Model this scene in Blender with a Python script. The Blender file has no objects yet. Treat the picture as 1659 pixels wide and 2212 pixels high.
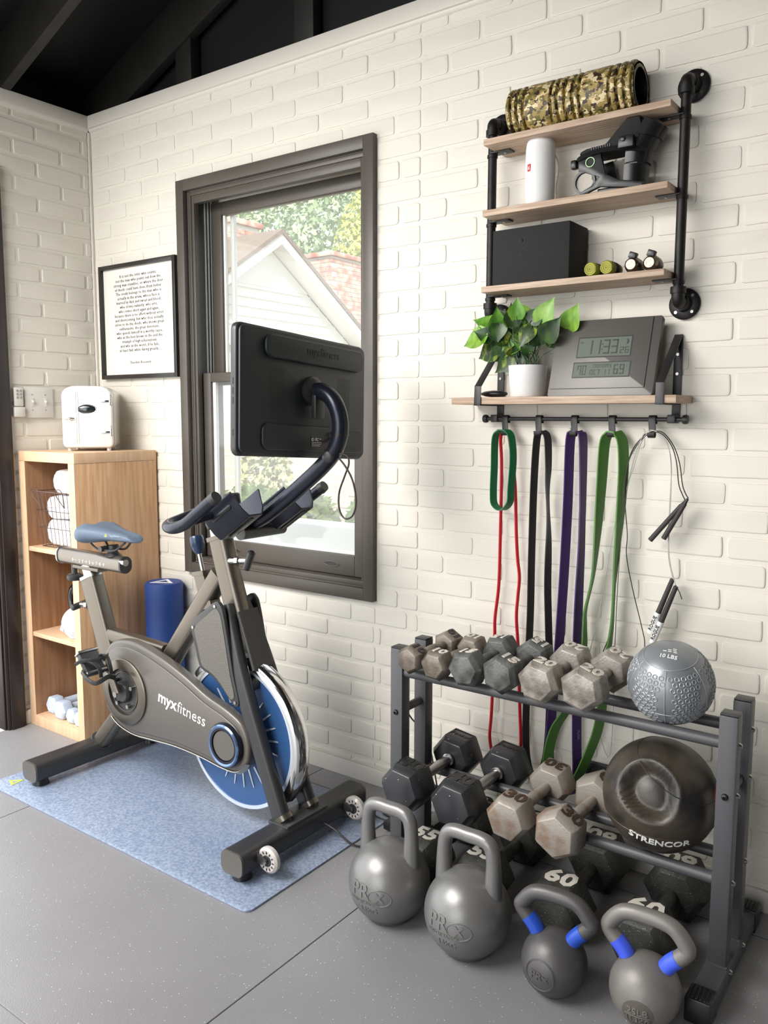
import bpy, bmesh, math, random
from mathutils import Vector, Matrix
random.seed(7)
PI = math.pi
sc = bpy.context.scene

# ------------------------------------------------------------------ camera
YAW, PITCH, ROLL = 0.63151532, -0.11545415, 0.0022644
cam_d = bpy.data.cameras.new('camera'); cam = bpy.data.objects.new('camera', cam_d)
sc.collection.objects.link(cam); sc.camera = cam
fw = Vector((-math.sin(YAW)*math.cos(PITCH), math.cos(YAW)*math.cos(PITCH), math.sin(PITCH)))
rt = Vector((math.cos(YAW), math.sin(YAW), 0)); up = rt.cross(fw)
r2 = rt*math.cos(ROLL)+up*math.sin(ROLL); u2 = -rt*math.sin(ROLL)+up*math.cos(ROLL)
CAM = Vector((3.17764, -2.22457, 1.28))
cam.matrix_world = Matrix(((r2.x, u2.x, -fw.x, CAM.x), (r2.y, u2.y, -fw.y, CAM.y), (r2.z, u2.z, -fw.z, CAM.z), (0, 0, 0, 1)))
cam_d.sensor_fit = 'HORIZONTAL'; cam_d.sensor_width = 36; cam_d.lens = 1792.4/1659*36
cam_d.clip_start = 0.05; cam_d.clip_end = 200

# ------------------------------------------------------------------ sky, lights, exposure
w = bpy.data.worlds.new('sky'); sc.world = w; w.use_nodes = True
bg = w.node_tree.nodes['Background']; bg.inputs[0].default_value = (0.86, 0.93, 1.0, 1); bg.inputs[1].default_value = 1.8
def light(name, kind, loc, aim, energy, color=(1, 1, 1), **kw):
    d = bpy.data.lights.new(name, kind); d.energy = energy; d.color = color
    for k, v in kw.items(): setattr(d, k, v)
    o = bpy.data.objects.new(name, d); sc.collection.objects.link(o); o.location = loc
    o.rotation_euler = (Vector(aim)-Vector(loc)).to_track_quat('-Z', 'Y').to_euler(); return o
light('sun', 'SUN', (6, -4, 9), (0, 3, 0), 7.0, (1, .96, .88), angle=.02)
# daylight standing in the wide open doorway of the left wall
light('doorway_daylight', 'AREA', (-.12, -2.3, 1.12), (3, -2.3, .8), 32, (1, .98, .95), shape='RECTANGLE', size=3.4, size_y=2.1)
# daylight in the open garage door behind the camera
light('garage_daylight', 'AREA', (2.1, -5.05, 1.4), (.9, 0, .6), 58, (1, .975, .94), shape='RECTANGLE', size=2.6, size_y=2.4)
# LED panel hanging near the doorway, left of the camera
light('ceiling_led_panel', 'AREA', (.95, -2.45, 2.35), (1.15, -2.1, 0), 160, (1, .975, .94), shape='RECTANGLE', size=1.8, size_y=1.4)
vs = sc.view_settings; vs.view_transform = 'Standard'; vs.look = 'None'; vs.exposure = 0.0; vs.gamma = 1; vs.use_curve_mapping = False

# ------------------------------------------------------------------ helpers
def V(*a): return Vector(a)
def tag(o, label=None, cat=None, group=None, kind=None):
    if label: o['label'] = label
    if cat: o['category'] = cat
    if group: o['group'] = group
    if kind: o['kind'] = kind
    return o
def thing(name, loc, label, cat, group=None, rz=0):
    o = bpy.data.objects.new(name, None); sc.collection.objects.link(o); o.location = loc; o.rotation_euler = (0, 0, rz)
    o.empty_display_size = .05
    return tag(o, label, cat, group)
def origin_of(o):
    v = Vector((0, 0, 0))
    while o is not None: v += o.location; o = o.parent
    return v
def crv(pts, n=6, closed=False):
    P = [Vector(p) for p in pts]; out = []; m = len(P)
    rng = range(m) if closed else range(m-1)
    for i in rng:
        p1, p2 = P[i], P[(i+1) % m]
        p0 = P[(i-1) % m] if closed or i > 0 else p1
        p3 = P[(i+2) % m] if closed or i+2 < m else p2
        for k in range(n):
            t = k/n
            out.append(.5*((2*p1)+(p2-p0)*t+(2*p0-5*p1+4*p2-p3)*t*t+(3*p1-p0-3*p2+p3)*t**3))
    if not closed: out.append(P[-1])
    return out
def rrect(w, h, r, n=4):
    pts = []
    for cx, cy, a0 in ((w/2-r, h/2-r, 0), (-w/2+r, h/2-r, 90), (-w/2+r, -h/2+r, 180), (w/2-r, -h/2+r, 270)):
        for k in range(n+1):
            a = math.radians(a0+90*k/n); pts.append((cx+r*math.cos(a), cy+r*math.sin(a)))
    return pts
def circ(r, n=16): return [(r*math.cos(2*PI*k/n), r*math.sin(2*PI*k/n)) for k in range(n)]
_tc = {}
def text_geo(s, bold=0.0, align='CENTER', spacing=1.0, extr=1.0, lsp=1.0, res=2):
    key = (s, bold, align, spacing, lsp, res)
    if key not in _tc:
        c = bpy.data.curves.new('t', 'FONT'); c.body = s; c.align_x = align; c.align_y = 'CENTER'; c.size = 1
        c.offset = bold; c.space_character = spacing; c.space_line = lsp; c.extrude = .5; c.resolution_u = res
        o = bpy.data.objects.new('t', c); me = bpy.data.meshes.new_from_object(o)
        _tc[key] = ([v.co.copy() for v in me.vertices], [tuple(p.vertices) for p in me.polygons])
        bpy.data.meshes.remove(me); bpy.data.objects.remove(o); bpy.data.curves.remove(c)
    return _tc[key]
class MB:
    def __init__(s): s.v = []; s.f = []
    def add(s, vs_, fs_):
        b = len(s.v); s.v += [Vector(v) for v in vs_]; s.f += [tuple(b+i for i in f) for f in fs_]; return s
    def box(s, x0, x1, y0, y1, z0, z1):
        return s.add([(x0, y0, z0), (x1, y0, z0), (x1, y1, z0), (x0, y1, z0), (x0, y0, z1), (x1, y0, z1), (x1, y1, z1), (x0, y1, z1)],
            [(0, 3, 2, 1), (4, 5, 6, 7), (0, 1, 5, 4), (1, 2, 6, 5), (2, 3, 7, 6), (3, 0, 4, 7)])
    def obox(s, c, size, M=None):
        M = M or Matrix.Identity(3); c = Vector(c); b = MB().box(-size[0]/2, size[0]/2, -size[1]/2, size[1]/2, -size[2]/2, size[2]/2)
        return s.add([c+M@v for v in b.v], b.f)
    def sweep(s, path, prof, side=(0, 0, 1), closed=False, caps=True, scale=None):
        path = [Vector(p) for p in path]; n = len(path); m = len(prof); vs_ = []; sd = Vector((0, 0, 1)) if isinstance(side, list) else Vector(side)
        for i, p in enumerate(path):
            a = path[(i-1) % n] if closed or i > 0 else p; b = path[(i+1) % n] if closed or i < n-1 else p
            t = (b-a).normalized()
            if isinstance(side, list): sd = Vector(side[i])
            sdp = sd-t*sd.dot(t)
            if sdp.length < 1e-4: sdp = t.orthogonal()
            sdp.normalize()
            if not isinstance(side, list): sd = sdp
            bn = t.cross(sdp); k = scale[i] if scale else 1
            for (u, v) in prof: vs_.append(p+sdp*u*k+bn*v*k)
        fs_ = []
        for i in range(n if closed else n-1):
            for j in range(m):
                a, b = i*m+j, i*m+(j+1) % m; c, d = ((i+1) % n)*m+(j+1) % m, ((i+1) % n)*m+j
                fs_.append((a, d, c, b))
        if caps and not closed: fs_ += [tuple(range(m)), tuple((n-1)*m+j for j in reversed(range(m)))]
        return s.add(vs_, fs_)
    def tube(s, path, r, n=10, closed=False, caps=True, scale=None):
        return s.sweep(path, circ(r, n), (0.3, 0.2, 1), closed, caps, scale)
    def cyl(s, p0, p1, r0, r1=None, n=20):
        r1 = r0 if r1 is None else r1
        return s.sweep([p0, p1], circ(1, n), (0.3, .2, 1), scale=[r0, r1])
    def lathe(s, prof, o=(0, 0, 0), axis=(0, 0, 1), n=32, ref=None):
        o = Vector(o); ax = Vector(axis).normalized(); a = (Vector(ref) if ref else ax.orthogonal()).normalized(); b = ax.cross(a)
        m = len(prof); vs_ = []
        for k in range(n):
            t = 2*PI*k/n; d = a*math.cos(t)+b*math.sin(t)
            for (r, h) in prof: vs_.append(o+d*r+ax*h)
        fs_ = []
        for k in range(n):
            for j in range(m-1):
                k2 = (k+1) % n
                fs_.append((k*m+j, k2*m+j, k2*m+j+1, k*m+j+1))
        ring_ = prof[0] == prof[-1]
        if prof[0][0] > 1e-6 and not ring_: fs_.append(tuple(k*m for k in reversed(range(n))))
        if prof[-1][0] > 1e-6 and not ring_: fs_.append(tuple(k*m+m-1 for k in range(n)))
        return s.add(vs_, fs_)
    def prism(s, pts, fn, d0, d1):
        n = len(pts); vs_ = [fn(a, b, d0) for a, b in pts]+[fn(a, b, d1) for a, b in pts]
        return s.add(vs_, [tuple(reversed(range(n))), tuple(range(n, 2*n))]+[(i, (i+1) % n, n+(i+1) % n, n+i) for i in range(n)])
    def text(s, t, h, fn, bold=0, align='CENTER', spacing=1.0, depth=.0006, lsp=1.0, res=2):
        vs_, fs_ = text_geo(t, bold, align, spacing, 1, lsp, res)
        return s.add([fn(v.x*h, v.y*h, v.z*depth) for v in vs_], fs_)
    def xf(s, M):
        s.v = [M@v for v in s.v]; return s
    def build(s, name, mat, parent=None, local=False, bevel=0, seg=2, smooth=40, label=None, kind=None):
        me = bpy.data.meshes.new(name)
        off = Vector((0, 0, 0)) if (local or parent is None) else origin_of(parent)
        me.from_pydata([v-off for v in s.v], [], s.f); me.validate()
        bm = bmesh.new(); bm.from_mesh(me)
        bmesh.ops.remove_doubles(bm, verts=bm.verts, dist=1e-6)
        bmesh.ops.recalc_face_normals(bm, faces=bm.faces)
        if bevel:
            es = [e for e in bm.edges if len(e.link_faces) == 2 and e.calc_face_angle(0) > math.radians(35)]
            bmesh.ops.bevel(bm, geom=es, offset=bevel, segments=seg, affect='EDGES', profile=.5, clamp_overlap=True)
        bm.to_mesh(me); bm.free()
        if smooth:
            for p in me.polygons: p.use_smooth = True
            me.set_sharp_from_angle(angle=math.radians(smooth))
        me.materials.append(mat)
        o = bpy.data.objects.new(name, me); sc.collection.objects.link(o)
        if parent is not None: o.parent = parent
        return tag(o, label=label, kind=kind)
def flat(o3, xd, yd):
    o3 = Vector(o3); xd = Vector(xd).normalized(); yd = Vector(yd).normalized(); nd = xd.cross(yd)
    return lambda a, b, c: o3+xd*a+yd*b+nd*c
def copy_tree(o, parent=None):
    c = o.copy(); sc.collection.objects.link(c); c.parent = parent
    for ch in o.children: copy_tree(ch, c)
    return c

# ------------------------------------------------------------------ materials
def lin(c):
    c = [x/255 for x in c]; return tuple((x/12.92 if x <= .04045 else ((x+.055)/1.055)**2.4) for x in c)+(1,)
MATS = {}
def mat(name, col, rough=.5, metal=0, bump=0, bscale=200, var=0, vscale=8, col2=None, spec=.5, coat=0, trans=0, detail=4, stretch=None, sheen=0, vlo=.35, vhi=.65, bstretch=None):
    m = bpy.data.materials.new(name); m.use_nodes = True; nt = m.node_tree; b = nt.nodes['Principled BSDF']
    b.inputs['Base Color'].default_value = lin(col); b.inputs['Roughness'].default_value = rough; b.inputs['Metallic'].default_value = metal
    b.inputs['Specular IOR Level'].default_value = spec; b.inputs['Coat Weight'].default_value = coat; b.inputs['Transmission Weight'].default_value = trans
    b.inputs['Sheen Weight'].default_value = sheen
    tc = nt.nodes.new('ShaderNodeTexCoord')
    def noise(scale, st, det=4):
        mp = nt.nodes.new('ShaderNodeMapping'); nt.links.new(tc.outputs['Object'], mp.inputs[0])
        if st: mp.inputs['Scale'].default_value = st
        n = nt.nodes.new('ShaderNodeTexNoise'); n.inputs['Scale'].default_value = scale; n.inputs['Detail'].default_value = det
        nt.links.new(mp.outputs[0], n.inputs['Vector']); return n
    if col2 is not None or var:
        n = noise(vscale, stretch, detail); cr = nt.nodes.new('ShaderNodeValToRGB')
        a, c = lin(col), lin(col2) if col2 else tuple(x*(1-var) for x in lin(col)[:3])+(1,)
        cr.color_ramp.elements[0].color = c; cr.color_ramp.elements[1].color = a
        cr.color_ramp.elements[0].position = vlo; cr.color_ramp.elements[1].position = vhi
        nt.links.new(n.outputs[0], cr.inputs[0]); nt.links.new(cr.outputs[0], b.inputs['Base Color'])
    if bump:
        n = noise(bscale, bstretch); bp = nt.nodes.new('ShaderNodeBump'); bp.inputs['Strength'].default_value = bump; bp.inputs['Distance'].default_value = .002
        nt.links.new(n.outputs[0], bp.inputs['Height']); nt.links.new(bp.outputs[0], b.inputs['Normal'])
    MATS[name] = m; return m
def speckle(m, col, scale=400, thr=.72, amount=1.0):
    """tiny flecks in the material itself"""
    nt = m.node_tree; b = nt.nodes['Principled BSDF']; tc = nt.nodes.new('ShaderNodeTexCoord')
    v = nt.nodes.new('ShaderNodeTexVoronoi'); v.inputs['Scale'].default_value = scale; nt.links.new(tc.outputs['Object'], v.inputs['Vector'])
    g = nt.nodes.new('ShaderNodeMath'); g.operation = 'LESS_THAN'; g.inputs[1].default_value = .16; nt.links.new(v.outputs['Distance'], g.inputs[0])
    sx = nt.nodes.new('ShaderNodeSeparateXYZ'); nt.links.new(v.outputs['Color'], sx.inputs[0])
    h = nt.nodes.new('ShaderNodeMath'); h.operation = 'GREATER_THAN'; h.inputs[1].default_value = thr; nt.links.new(sx.outputs[0], h.inputs[0])
    k = nt.nodes.new('ShaderNodeMath'); k.operation = 'MULTIPLY'; nt.links.new(g.outputs[0], k.inputs[0]); nt.links.new(h.outputs[0], k.inputs[1])
    mx = nt.nodes.new('ShaderNodeMix'); mx.data_type = 'RGBA'; nt.links.new(k.outputs[0], mx.inputs[0])
    src = b.inputs['Base Color'].links[0].from_socket if b.inputs['Base Color'].links else None
    if src: nt.links.new(src, mx.inputs[6])
    else: mx.inputs[6].default_value = b.inputs['Base Color'].default_value
    mx.inputs[7].default_value = lin(col); nt.links.new(mx.outputs[2], b.inputs['Base Color']); return m
M_wall = mat('white_painted_brick', (217, 212, 201), .6, bump=.2, bscale=90, var=.03, vscale=3)
M_mortar = mat('white_painted_mortar', (216, 211, 200), .6, bump=.35, bscale=120)
M_trimw = mat('white_trim_paint', (210, 205, 196), .45)
M_roof = mat('black_ceiling_paint', (13, 14, 19), .6, var=.4, vscale=5)
M_rafter = mat('dark_rafter_paint', (36, 34, 31), .55, var=.3, vscale=10)
M_frame = mat('charcoal_window_paint', (82, 76, 69), .42, bump=.1, bscale=150, var=.12, vscale=6)
M_track = mat('pale_vinyl_track', (196, 200, 200), .4)
M_floor = speckle(mat('black_rubber_floor', (104, 102, 105), .40, bump=.4, bscale=300, var=.16, vscale=2.2, spec=.9, sheen=.6), (214, 214, 216), 150, .88)
M_joint = mat('dark_floor_joint', (14, 14, 15), .8)
M_blackp = mat('black_powder_coat', (34, 34, 35), .45, bump=.1, bscale=300)
M_iron = mat('black_iron_pipe', (40, 38, 37), .48, metal=.55, bump=.15, bscale=250, var=.3, vscale=30)
M_shelf = mat('pale_oak_board', (188, 166, 144), .55, col2=(160, 134, 112), vscale=6, stretch=(1.5, 25, 25), bump=.08, bscale=40, bstretch=(1, 20, 20))
M_cabf = mat('oak_veneer_edge', (224, 190, 156), .5, col2=(206, 168, 132), vscale=5, stretch=(12, 12, 1), vlo=.3, vhi=.7)
M_cabs = mat('oak_veneer_panel', (214, 174, 134), .5, col2=(178, 136, 98), vscale=4, stretch=(14, 14, 1), detail=8, vlo=.3, vhi=.7, bump=.08, bscale=30, bstretch=(14, 14, 1))
M_fridge = mat('glossy_white_plastic', (218, 216, 213), .18, coat=.4)
M_chrome = mat('chrome', (225, 225, 225), .12, metal=1)
M_steel = mat('brushed_steel', (170, 168, 165), .28, metal=1)
M_glassd = mat('dark_window_glass', (30, 36, 38), .08, spec=.8)
M_switch = mat('switch_plate_plastic', (206, 203, 196), .35)
M_ink = mat('black_ink', (34, 31, 31), .7)
M_paper = mat('cream_print_paper', (222, 218, 209), .6)
M_pframe = mat('black_picture_frame', (38, 34, 32), .35)
M_blackpl = mat('black_plastic', (20, 21, 23), .35)
M_matteb = mat('matte_black_fabric', (26, 26, 26), .85, bump=.2, bscale=500)
M_white = mat('white_paint_mark', (232, 232, 228), .5)
M_red = mat('red_mark', (196, 40, 48), .45)
# ------------------------------------------------------------------ room shell
WT = .15                                     # wall thickness
WX0, WX1, WZ0, WZ1 = .610, 1.480, .694, 2.132  # window opening
def proj(p):
    d = Vector(p)-CAM; z = d.dot(fw); return (829.5+1792.4*d.dot(r2)/z, 1106-1792.4*d.dot(u2)/z, z)
floor = tag(MB().box(-.02, 5.02, -5.1, .16, -.10, -.012).build('floor', M_joint), kind='structure')
wb = MB()
wb.box(-.15, WX0, 0, WT, -.1, 2.523); wb.box(WX1, 5.1, 0, WT, -.1, 2.523)
wb.box(WX0, WX1, 0, WT, -.1, WZ0); wb.box(WX0, WX1, 0, WT, WZ1, 2.523)
wall_back = tag(wb.build('wall_back', M_mortar, smooth=0), kind='structure')
wl = MB()
wl.box(-.15, 0, -.50, 0, -.1, 2.523); wl.box(-.15, 0, -5.1, -4.2, -.1, 2.523); wl.box(-.15, 0, -4.2, -.50, 2.16, 2.523)
wall_left = tag(wl.build('wall_left', M_mortar, smooth=0), kind='structure')
tag(MB().box(5.0, 5.15, -5.1, WT, -.1, 4.2).build('wall_right', mat('unseen_dark_wall', (46, 46, 48), .6), smooth=0), kind='structure')  # unseen right and rear walls, coloured dark to cut bounce and deepen contrast
wr = MB(); wr.box(-.15, .0, -5.25, -5.1, -.1, 2.6); wr.box(0, 3.4, -5.25, -5.1, 2.75, 4.4); wr.box(3.4, 5.1, -5.25, -5.1, -.1, 4.4)
tag(wr.build('wall_rear', MATS['unseen_dark_wall'], smooth=0), kind='structure')
# --- faux brick: every brick proud of the mortar plane
def brick_mesh(w_, h_, rnd):
    """brick in local coords: x along wall, y out of wall (negative), z up"""
    out = []
    r = min(.008, w_*.3, h_*.3)
    def jit(): return rnd.uniform(-.0011, .0011)
    pts = []
    for cx, cz, a0 in ((w_/2-r, h_/2-r, 0), (-w_/2+r, h_/2-r, 90), (-w_/2+r, -h_/2+r, 180), (w_/2-r, -h_/2+r, 270)):
        for k in range(3):
            a = math.radians(a0+45*k); pts.append((cx+r*math.cos(a)+jit(), cz+r*math.sin(a)+jit()))
        # mid points along the following side
        nx = 3 if a0 in (0, 180) else 1
        for q in range(nx):
            t = (q+1)/(nx+1)
            if a0 == 0: p = (w_/2-r-(w_-2*r)*t, h_/2)
            elif a0 == 90: p = (-w_/2, h_/2-r-(h_-2*r)*t)
            elif a0 == 180: p = (-w_/2+r+(w_-2*r)*t, -h_/2)
            else: p = (w_/2, -h_/2+r+(h_-2*r)*t)
            pts.append((p[0]+jit(), p[1]+jit()))
    n = len(pts); d = .0030+rnd.uniform(-.0005, .0009)
    def ins(p, q): return (p[0]*(1-2*q/w_), p[1]*(1-2*q/h_))
    vs_ = [(p[0], 0.001, p[1]) for p in pts]+[(ins(p, .0012)[0], -d*.75, ins(p, .0012)[1]) for p in pts]+[(ins(p, .004)[0], -d, ins(p, .004)[1]) for p in pts]
    fs_ = [(i, (i+1) % n, n+(i+1) % n, n+i) for i in range(n)]+[(n+i, n+(i+1) % n, 2*n+(i+1) % n, 2*n+i) for i in range(n)]+[tuple(range(2*n, 3*n))]
    return vs_, fs_
_bv = {}
def brick_data(w_, h_, rnd):
    key = (round(w_, 3), round(h_, 3), rnd.randrange(6))
    if key not in _bv:
        vs_, fs_ = brick_mesh(w_, h_, rnd); me = bpy.data.meshes.new('brick'); me.from_pydata(vs_, [], fs_)
        bm = bmesh.new(); bm.from_mesh(me); bmesh.ops.recalc_face_normals(bm, faces=bm.faces); bm.to_mesh(me); bm.free()
        for p in me.polygons: p.use_smooth = True
        me.set_sharp_from_angle(angle=math.radians(14)); me.materials.append(M_wall); _bv[key] = me
    return _bv[key]
RND = random.Random(3); CH, BH, MO = .069, .0560, .0115
rows = [n for n in range(-20, 17)]
cand = []
def add_run(n, x0, x1, edges):
    """bricks between x0 and x1 given right-hand edges"""
    zt = 1.388+n*CH; zb = zt-BH
    zb = max(zb, .062); zt = min(zt, 2.474)
    if zt-zb < .012: return
    for e, ln in edges:
        a, b = max(e-ln, x0), min(e, x1)
        if b-a > .014: cand.append([a, b, zb, zt])
for n in rows:
    zc = 1.388+n*CH-BH/2; odd = n % 2
    # right-hand panel
    run = [((1.892 if odd else 1.785)+k*.212, .212-MO) for k in range(-2, 18)]
    add_run(n, 1.6915, 4.95, run)
    # left-hand panels
    if zc < .66:
        run = [((1.205 if odd else 1.303)+k*.2052, .2052-MO) for k in range(-7, 4)]
        add_run(n, .012, 1.5155, run)
        add_run(n, 1.5175, 1.6885, [(e+.03, l) for e, l in run])
    else:
        run = [((.65 if odd else .754)+k*.2085, .2085-MO) for k in range(-5, 7)]
        if zc > 2.15: add_run(n, .012, 1.6885, run)
        else:
            add_run(n, .012, .5695, run); add_run(n, 1.5235, 1.6885, [(e+.02, l) for e, l in run])
vis = []
for c in cand:
    px = proj(((c[0]+c[1])/2, 0, (c[2]+c[3])/2))
    c.append(px[2] if (-60 < px[0] < 1720 and -60 < px[1] < 2270) else 1e6)
cand.sort(key=lambda c: c[4])
rest = MB(); made = 0
for a, b, z0, z1, dist in cand:
    if made < 298 and dist < 1e5:
        o = bpy.data.objects.new('brick', brick_data(b-a, z1-z0, RND)); sc.collection.objects.link(o)
        o.parent = wall_back; o.location = ((a+b)/2, 0, (z0+z1)/2); made += 1
    else:
        vs_, fs_ = brick_mesh(b-a, z1-z0, RND); rest.add([Vector(v)+Vector(((a+b)/2, 0, (z0+z1)/2)) for v in vs_], fs_)
rest.build('brick_field', M_wall, wall_back, kind='stuff', smooth=14)
for n in rows:                              # left wall bricks run along Y
    zt = 1.388+n*CH; zb = max(zt-BH, .062); zt = min(zt, 2.474)
    if zt-zb < .012: continue
    for k in range(-2, 4):
        e0 = (-.347 if n % 2 == 0 else -.247)+k*.21; a, b = max(e0, -.49), min(e0+.1985, -.012)
        if b-a < .014: continue
        o = bpy.data.objects.new('brick', brick_data(b-a, zt-zb, RND)); sc.collection.objects.link(o)
        o.parent = wall_left; o.location = (0, (a+b)/2, (zb+zt)/2); o.rotation_euler = (0, 0, PI/2)
# trim: crown board with cove, corner strip, baseboards, door casing
def trim(n, b, m=M_trimw, bevel=.002): return tag(b.build('trim_%d' % n, m, bevel=bevel), kind='structure')
trim(1, MB().box(-.002, 5, -.022, .0, 2.474, 2.524))
trim(2, MB().box(-.0, .022, -.5, -.0225, 2.474, 2.524))
cov = [(0, 0), (-.012, 0), (-.0105, -.006), (-.006, -.0105), (0, -.013)]
trim(3, MB().prism(cov, lambda a, b, d: V(d, a, 2.474+b), .012, 5), bevel=0)
trim(4, MB().prism(cov, lambda a, b, d: V(-a, d, 2.474+b), -.5, -.012), bevel=0)
trim(5, MB().box(0.0006, .0115, -.0115, -.0006, 0.05, 2.463))
tag(MB().box(.012, 5, -.012, 0, 0, .058).build('baseboard_back', M_trimw, bevel=.002), kind='structure')
tag(MB().box(0, .012, -.418, 0, 0, .058).build('baseboard_left', M_trimw, bevel=.002), kind='structure')
jm = MB()
jm.box(0, .022, -.497, -.418, 0, 2.24); jm.box(-.15, .010, -.505, -.497, 0, 2.16); jm.box(.022, .03, -.485, -.432, 0, 2.23)
jm.box(0, .022, -4.28, -.497, 2.16, 2.24)
tag(jm.build('door_1', mat('dark_brown_door_casing', (46, 38, 36), .38, var=.2, vscale=9), bevel=.004), kind='structure')
# --- roof: rafters run up from the left wall
slope = .41
def roofz(x): return 2.513+slope*x
ceil = MB(); X1 = 2.6
for a, b in (((-.3, roofz(-.3)+.19), (X1, roofz(X1)+.19)), ((X1, roofz(X1)+.19), (5.4, roofz(X1)+.19-slope*(5.4-X1)))):
    ceil.prism([a, b, (b[0], b[1]+.05), (a[0], a[1]+.05)], lambda p, q, d: V(p, d, q), -5.3, .5)
ceiling = tag(ceil.build('ceiling', M_roof, smooth=0), kind='structure')
def rafter(y0, y1):
    m = MB(); m.prism([(-.25, roofz(-.25)), (X1, roofz(X1)), (X1, roofz(X1)+.189), (-.25, roofz(-.25)+.189)], lambda p, q, d: V(p, d, q), y0, y1)
    return m.build('rafter', M_rafter, ceiling, bevel=.002)
for y in (-.40, -1.0, -1.6, -2.2, -2.8, -3.4, -4.0, -4.6): rafter(y, y+.04)
rafter(.07, .11)
for x in (.46, 1.09, 1.72, 2.35, 2.98):
    zt_ = roofz(x)+.1 if x < X1 else roofz(X1)-.05
    MB().box(x, x+.09, .085, .13, 2.523, zt_).build('gable_stud', M_rafter, ceiling, bevel=.002)
MB().box(-.2, 5.2, .14, .16, 2.52, 3.9).build('gable_board', M_roof, ceiling, smooth=0)
MB().box(-.16, -.13, -5.1, .15, 2.52, 2.75).build('eave_board', M_roof, ceiling, smooth=0)
# --- rubber floor tiles
xs = [0.001, .70, 1.92, 3.14, 4.36, 5.0]; ys = [-5.09, -3.8, -2.58, -1.364, -.125]
for i in range(len(xs)-1):
    for j in range(len(ys)-1):
        MB().box(xs[i]+.0012, xs[i+1]-.0012, ys[j]+.0012, ys[j+1]-.0012, -.012, 0).build('floor_tile', M_floor, floor, bevel=.001, seg=1)
for a, b in ((.001, .62), (.62, 1.285), (1.285, 2.2), (2.2, 3.42), (3.42, 5.0)):
    MB().box(a+.0012, b-.0012, -.1238, -.0005, -.012, 0).build('floor_tile', M_floor, floor, bevel=.001, seg=1)
# --- window
wn = MB()
win = tag(MB().box(.568, WX0, -.024, 0, .652, 2.174).build('window_1', M_frame, bevel=.002), kind='structure')
def wp(name, b, m=M_frame, bevel=.0015, par=None): return b.build(name, m, par or win, bevel=bevel)
wp('casing', MB().box(WX1, 1.521, -.024, 0, .652, 2.174)); wp('casing', MB().box(WX0, WX1, -.024, 0, WZ1, 2.174)); wp('casing', MB().box(WX0, WX1, -.024, 0, .652, WZ0))
wp('jamb', MB().box(WX0, WX0+.016, 0, .15, WZ0, WZ1)); wp('jamb', MB().box(WX1-.016, WX1, 0, .15, WZ0, WZ1))
wp('head_jamb', MB().box(WX0+.016, WX1-.016, 0, .15, WZ1-.016, WZ1)); wp('stool', MB().box(WX0+.016, WX1-.016, 0, .15, WZ0, WZ0+.02))
wp('stop', MB().box(WX0+.016, WX0+.03, .004, .028, WZ0+.02, WZ1-.016)); wp('stop', MB().box(WX1-.03, WX1-.016, .004, .028, WZ0+.02, WZ1-.016))
wp('stop', MB().box(WX0+.03, WX1-.03, .004, .028, WZ1-.045, WZ1-.016))
wp('head_track', MB().box(WX0+.03, WX1-.03, .03, .075, WZ1-.028, WZ1-.0165), M_track)
for y in (.066, .082, .098): wp('side_track', MB().box(WX0+.016, WX0+.0205, y, y+.006, 1.44, WZ1-.016), M_track, .0005)
def sash(name, x0, x1, y0, y1, z0, z1, l, r, t, b_):
    s = wp(name, MB().box(x0, x0+l, y0, y1, z0, z1), bevel=.003)
    wp('stile', MB().box(x1-r, x1, y0, y1, z0, z1), par=s, bevel=.003)
    wp('top_rail', MB().box(x0+l, x1-r, y0, y1, z1-t, z1), par=s, bevel=.003)
    wp('bottom_rail', MB().box(x0+l, x1-r, y0, y1, z0, z0+b_), par=s, bevel=.003)
    return s
up_s = sash('upper_sash', .632, 1.462, .095, .13, 1.40, 2.104, .058, .058, .05, .036)
lo_s = sash('lower_sash', .632, 1.458, .035, .07, .716, 1.446, .046, .062, .036, .074)
for x in (.76, 1.26):                          # recessed lift pulls in the bottom rail of the lower sash
    m = MB(); n = 20
    ell = [(x+.034+.034*math.cos(2*PI*k/n)*(1), .752+.0085*math.sin(2*PI*k/n)) for k in range(n)]
    m.sweep([V(a, .0345, z) for a, z in ell], circ(.0018, 6), (0, 1, 0), closed=True); m.build('lift_pull', M_frame, lo_s)
    MB().prism(ell, lambda a, z, d: V(a, d, z), .0338, .036).build('lift_recess', M_blackpl, lo_s)
mg = bpy.data.materials.new('dusty_veiled_glass'); mg.use_nodes = True; nt = mg.node_tree; nt.nodes.remove(nt.nodes['Principled BSDF'])  # dusty glass whose translucent white veil also imitates bright outdoor haze
out = nt.nodes['Material Output']; tr = nt.nodes.new('ShaderNodeBsdfTransparent'); tl = nt.nodes.new('ShaderNodeBsdfTranslucent'); gl = nt.nodes.new('ShaderNodeBsdfGlossy')
tl.inputs[0].default_value = (1, 1, .98, 1); gl.inputs['Roughness'].default_value = .03; gl.inputs[0].default_value = (1, 1, 1, 1); tr.inputs[0].default_value = (.97, .98, .97, 1)
nz = nt.nodes.new('ShaderNodeTexNoise'); nz.inputs['Scale'].default_value = 6; mr = nt.nodes.new('ShaderNodeMapRange')
mr.inputs['To Min'].default_value = .10; mr.inputs['To Max'].default_value = .18; nt.links.new(nz.outputs[0], mr.inputs[0])
m1 = nt.nodes.new('ShaderNodeMixShader'); m2 = nt.nodes.new('ShaderNodeMixShader'); m2.inputs[0].default_value = .03
nt.links.new(mr.outputs[0], m1.inputs[0]); nt.links.new(tr.outputs[0], m1.inputs[1]); nt.links.new(tl.outputs[0], m1.inputs[2])
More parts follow.
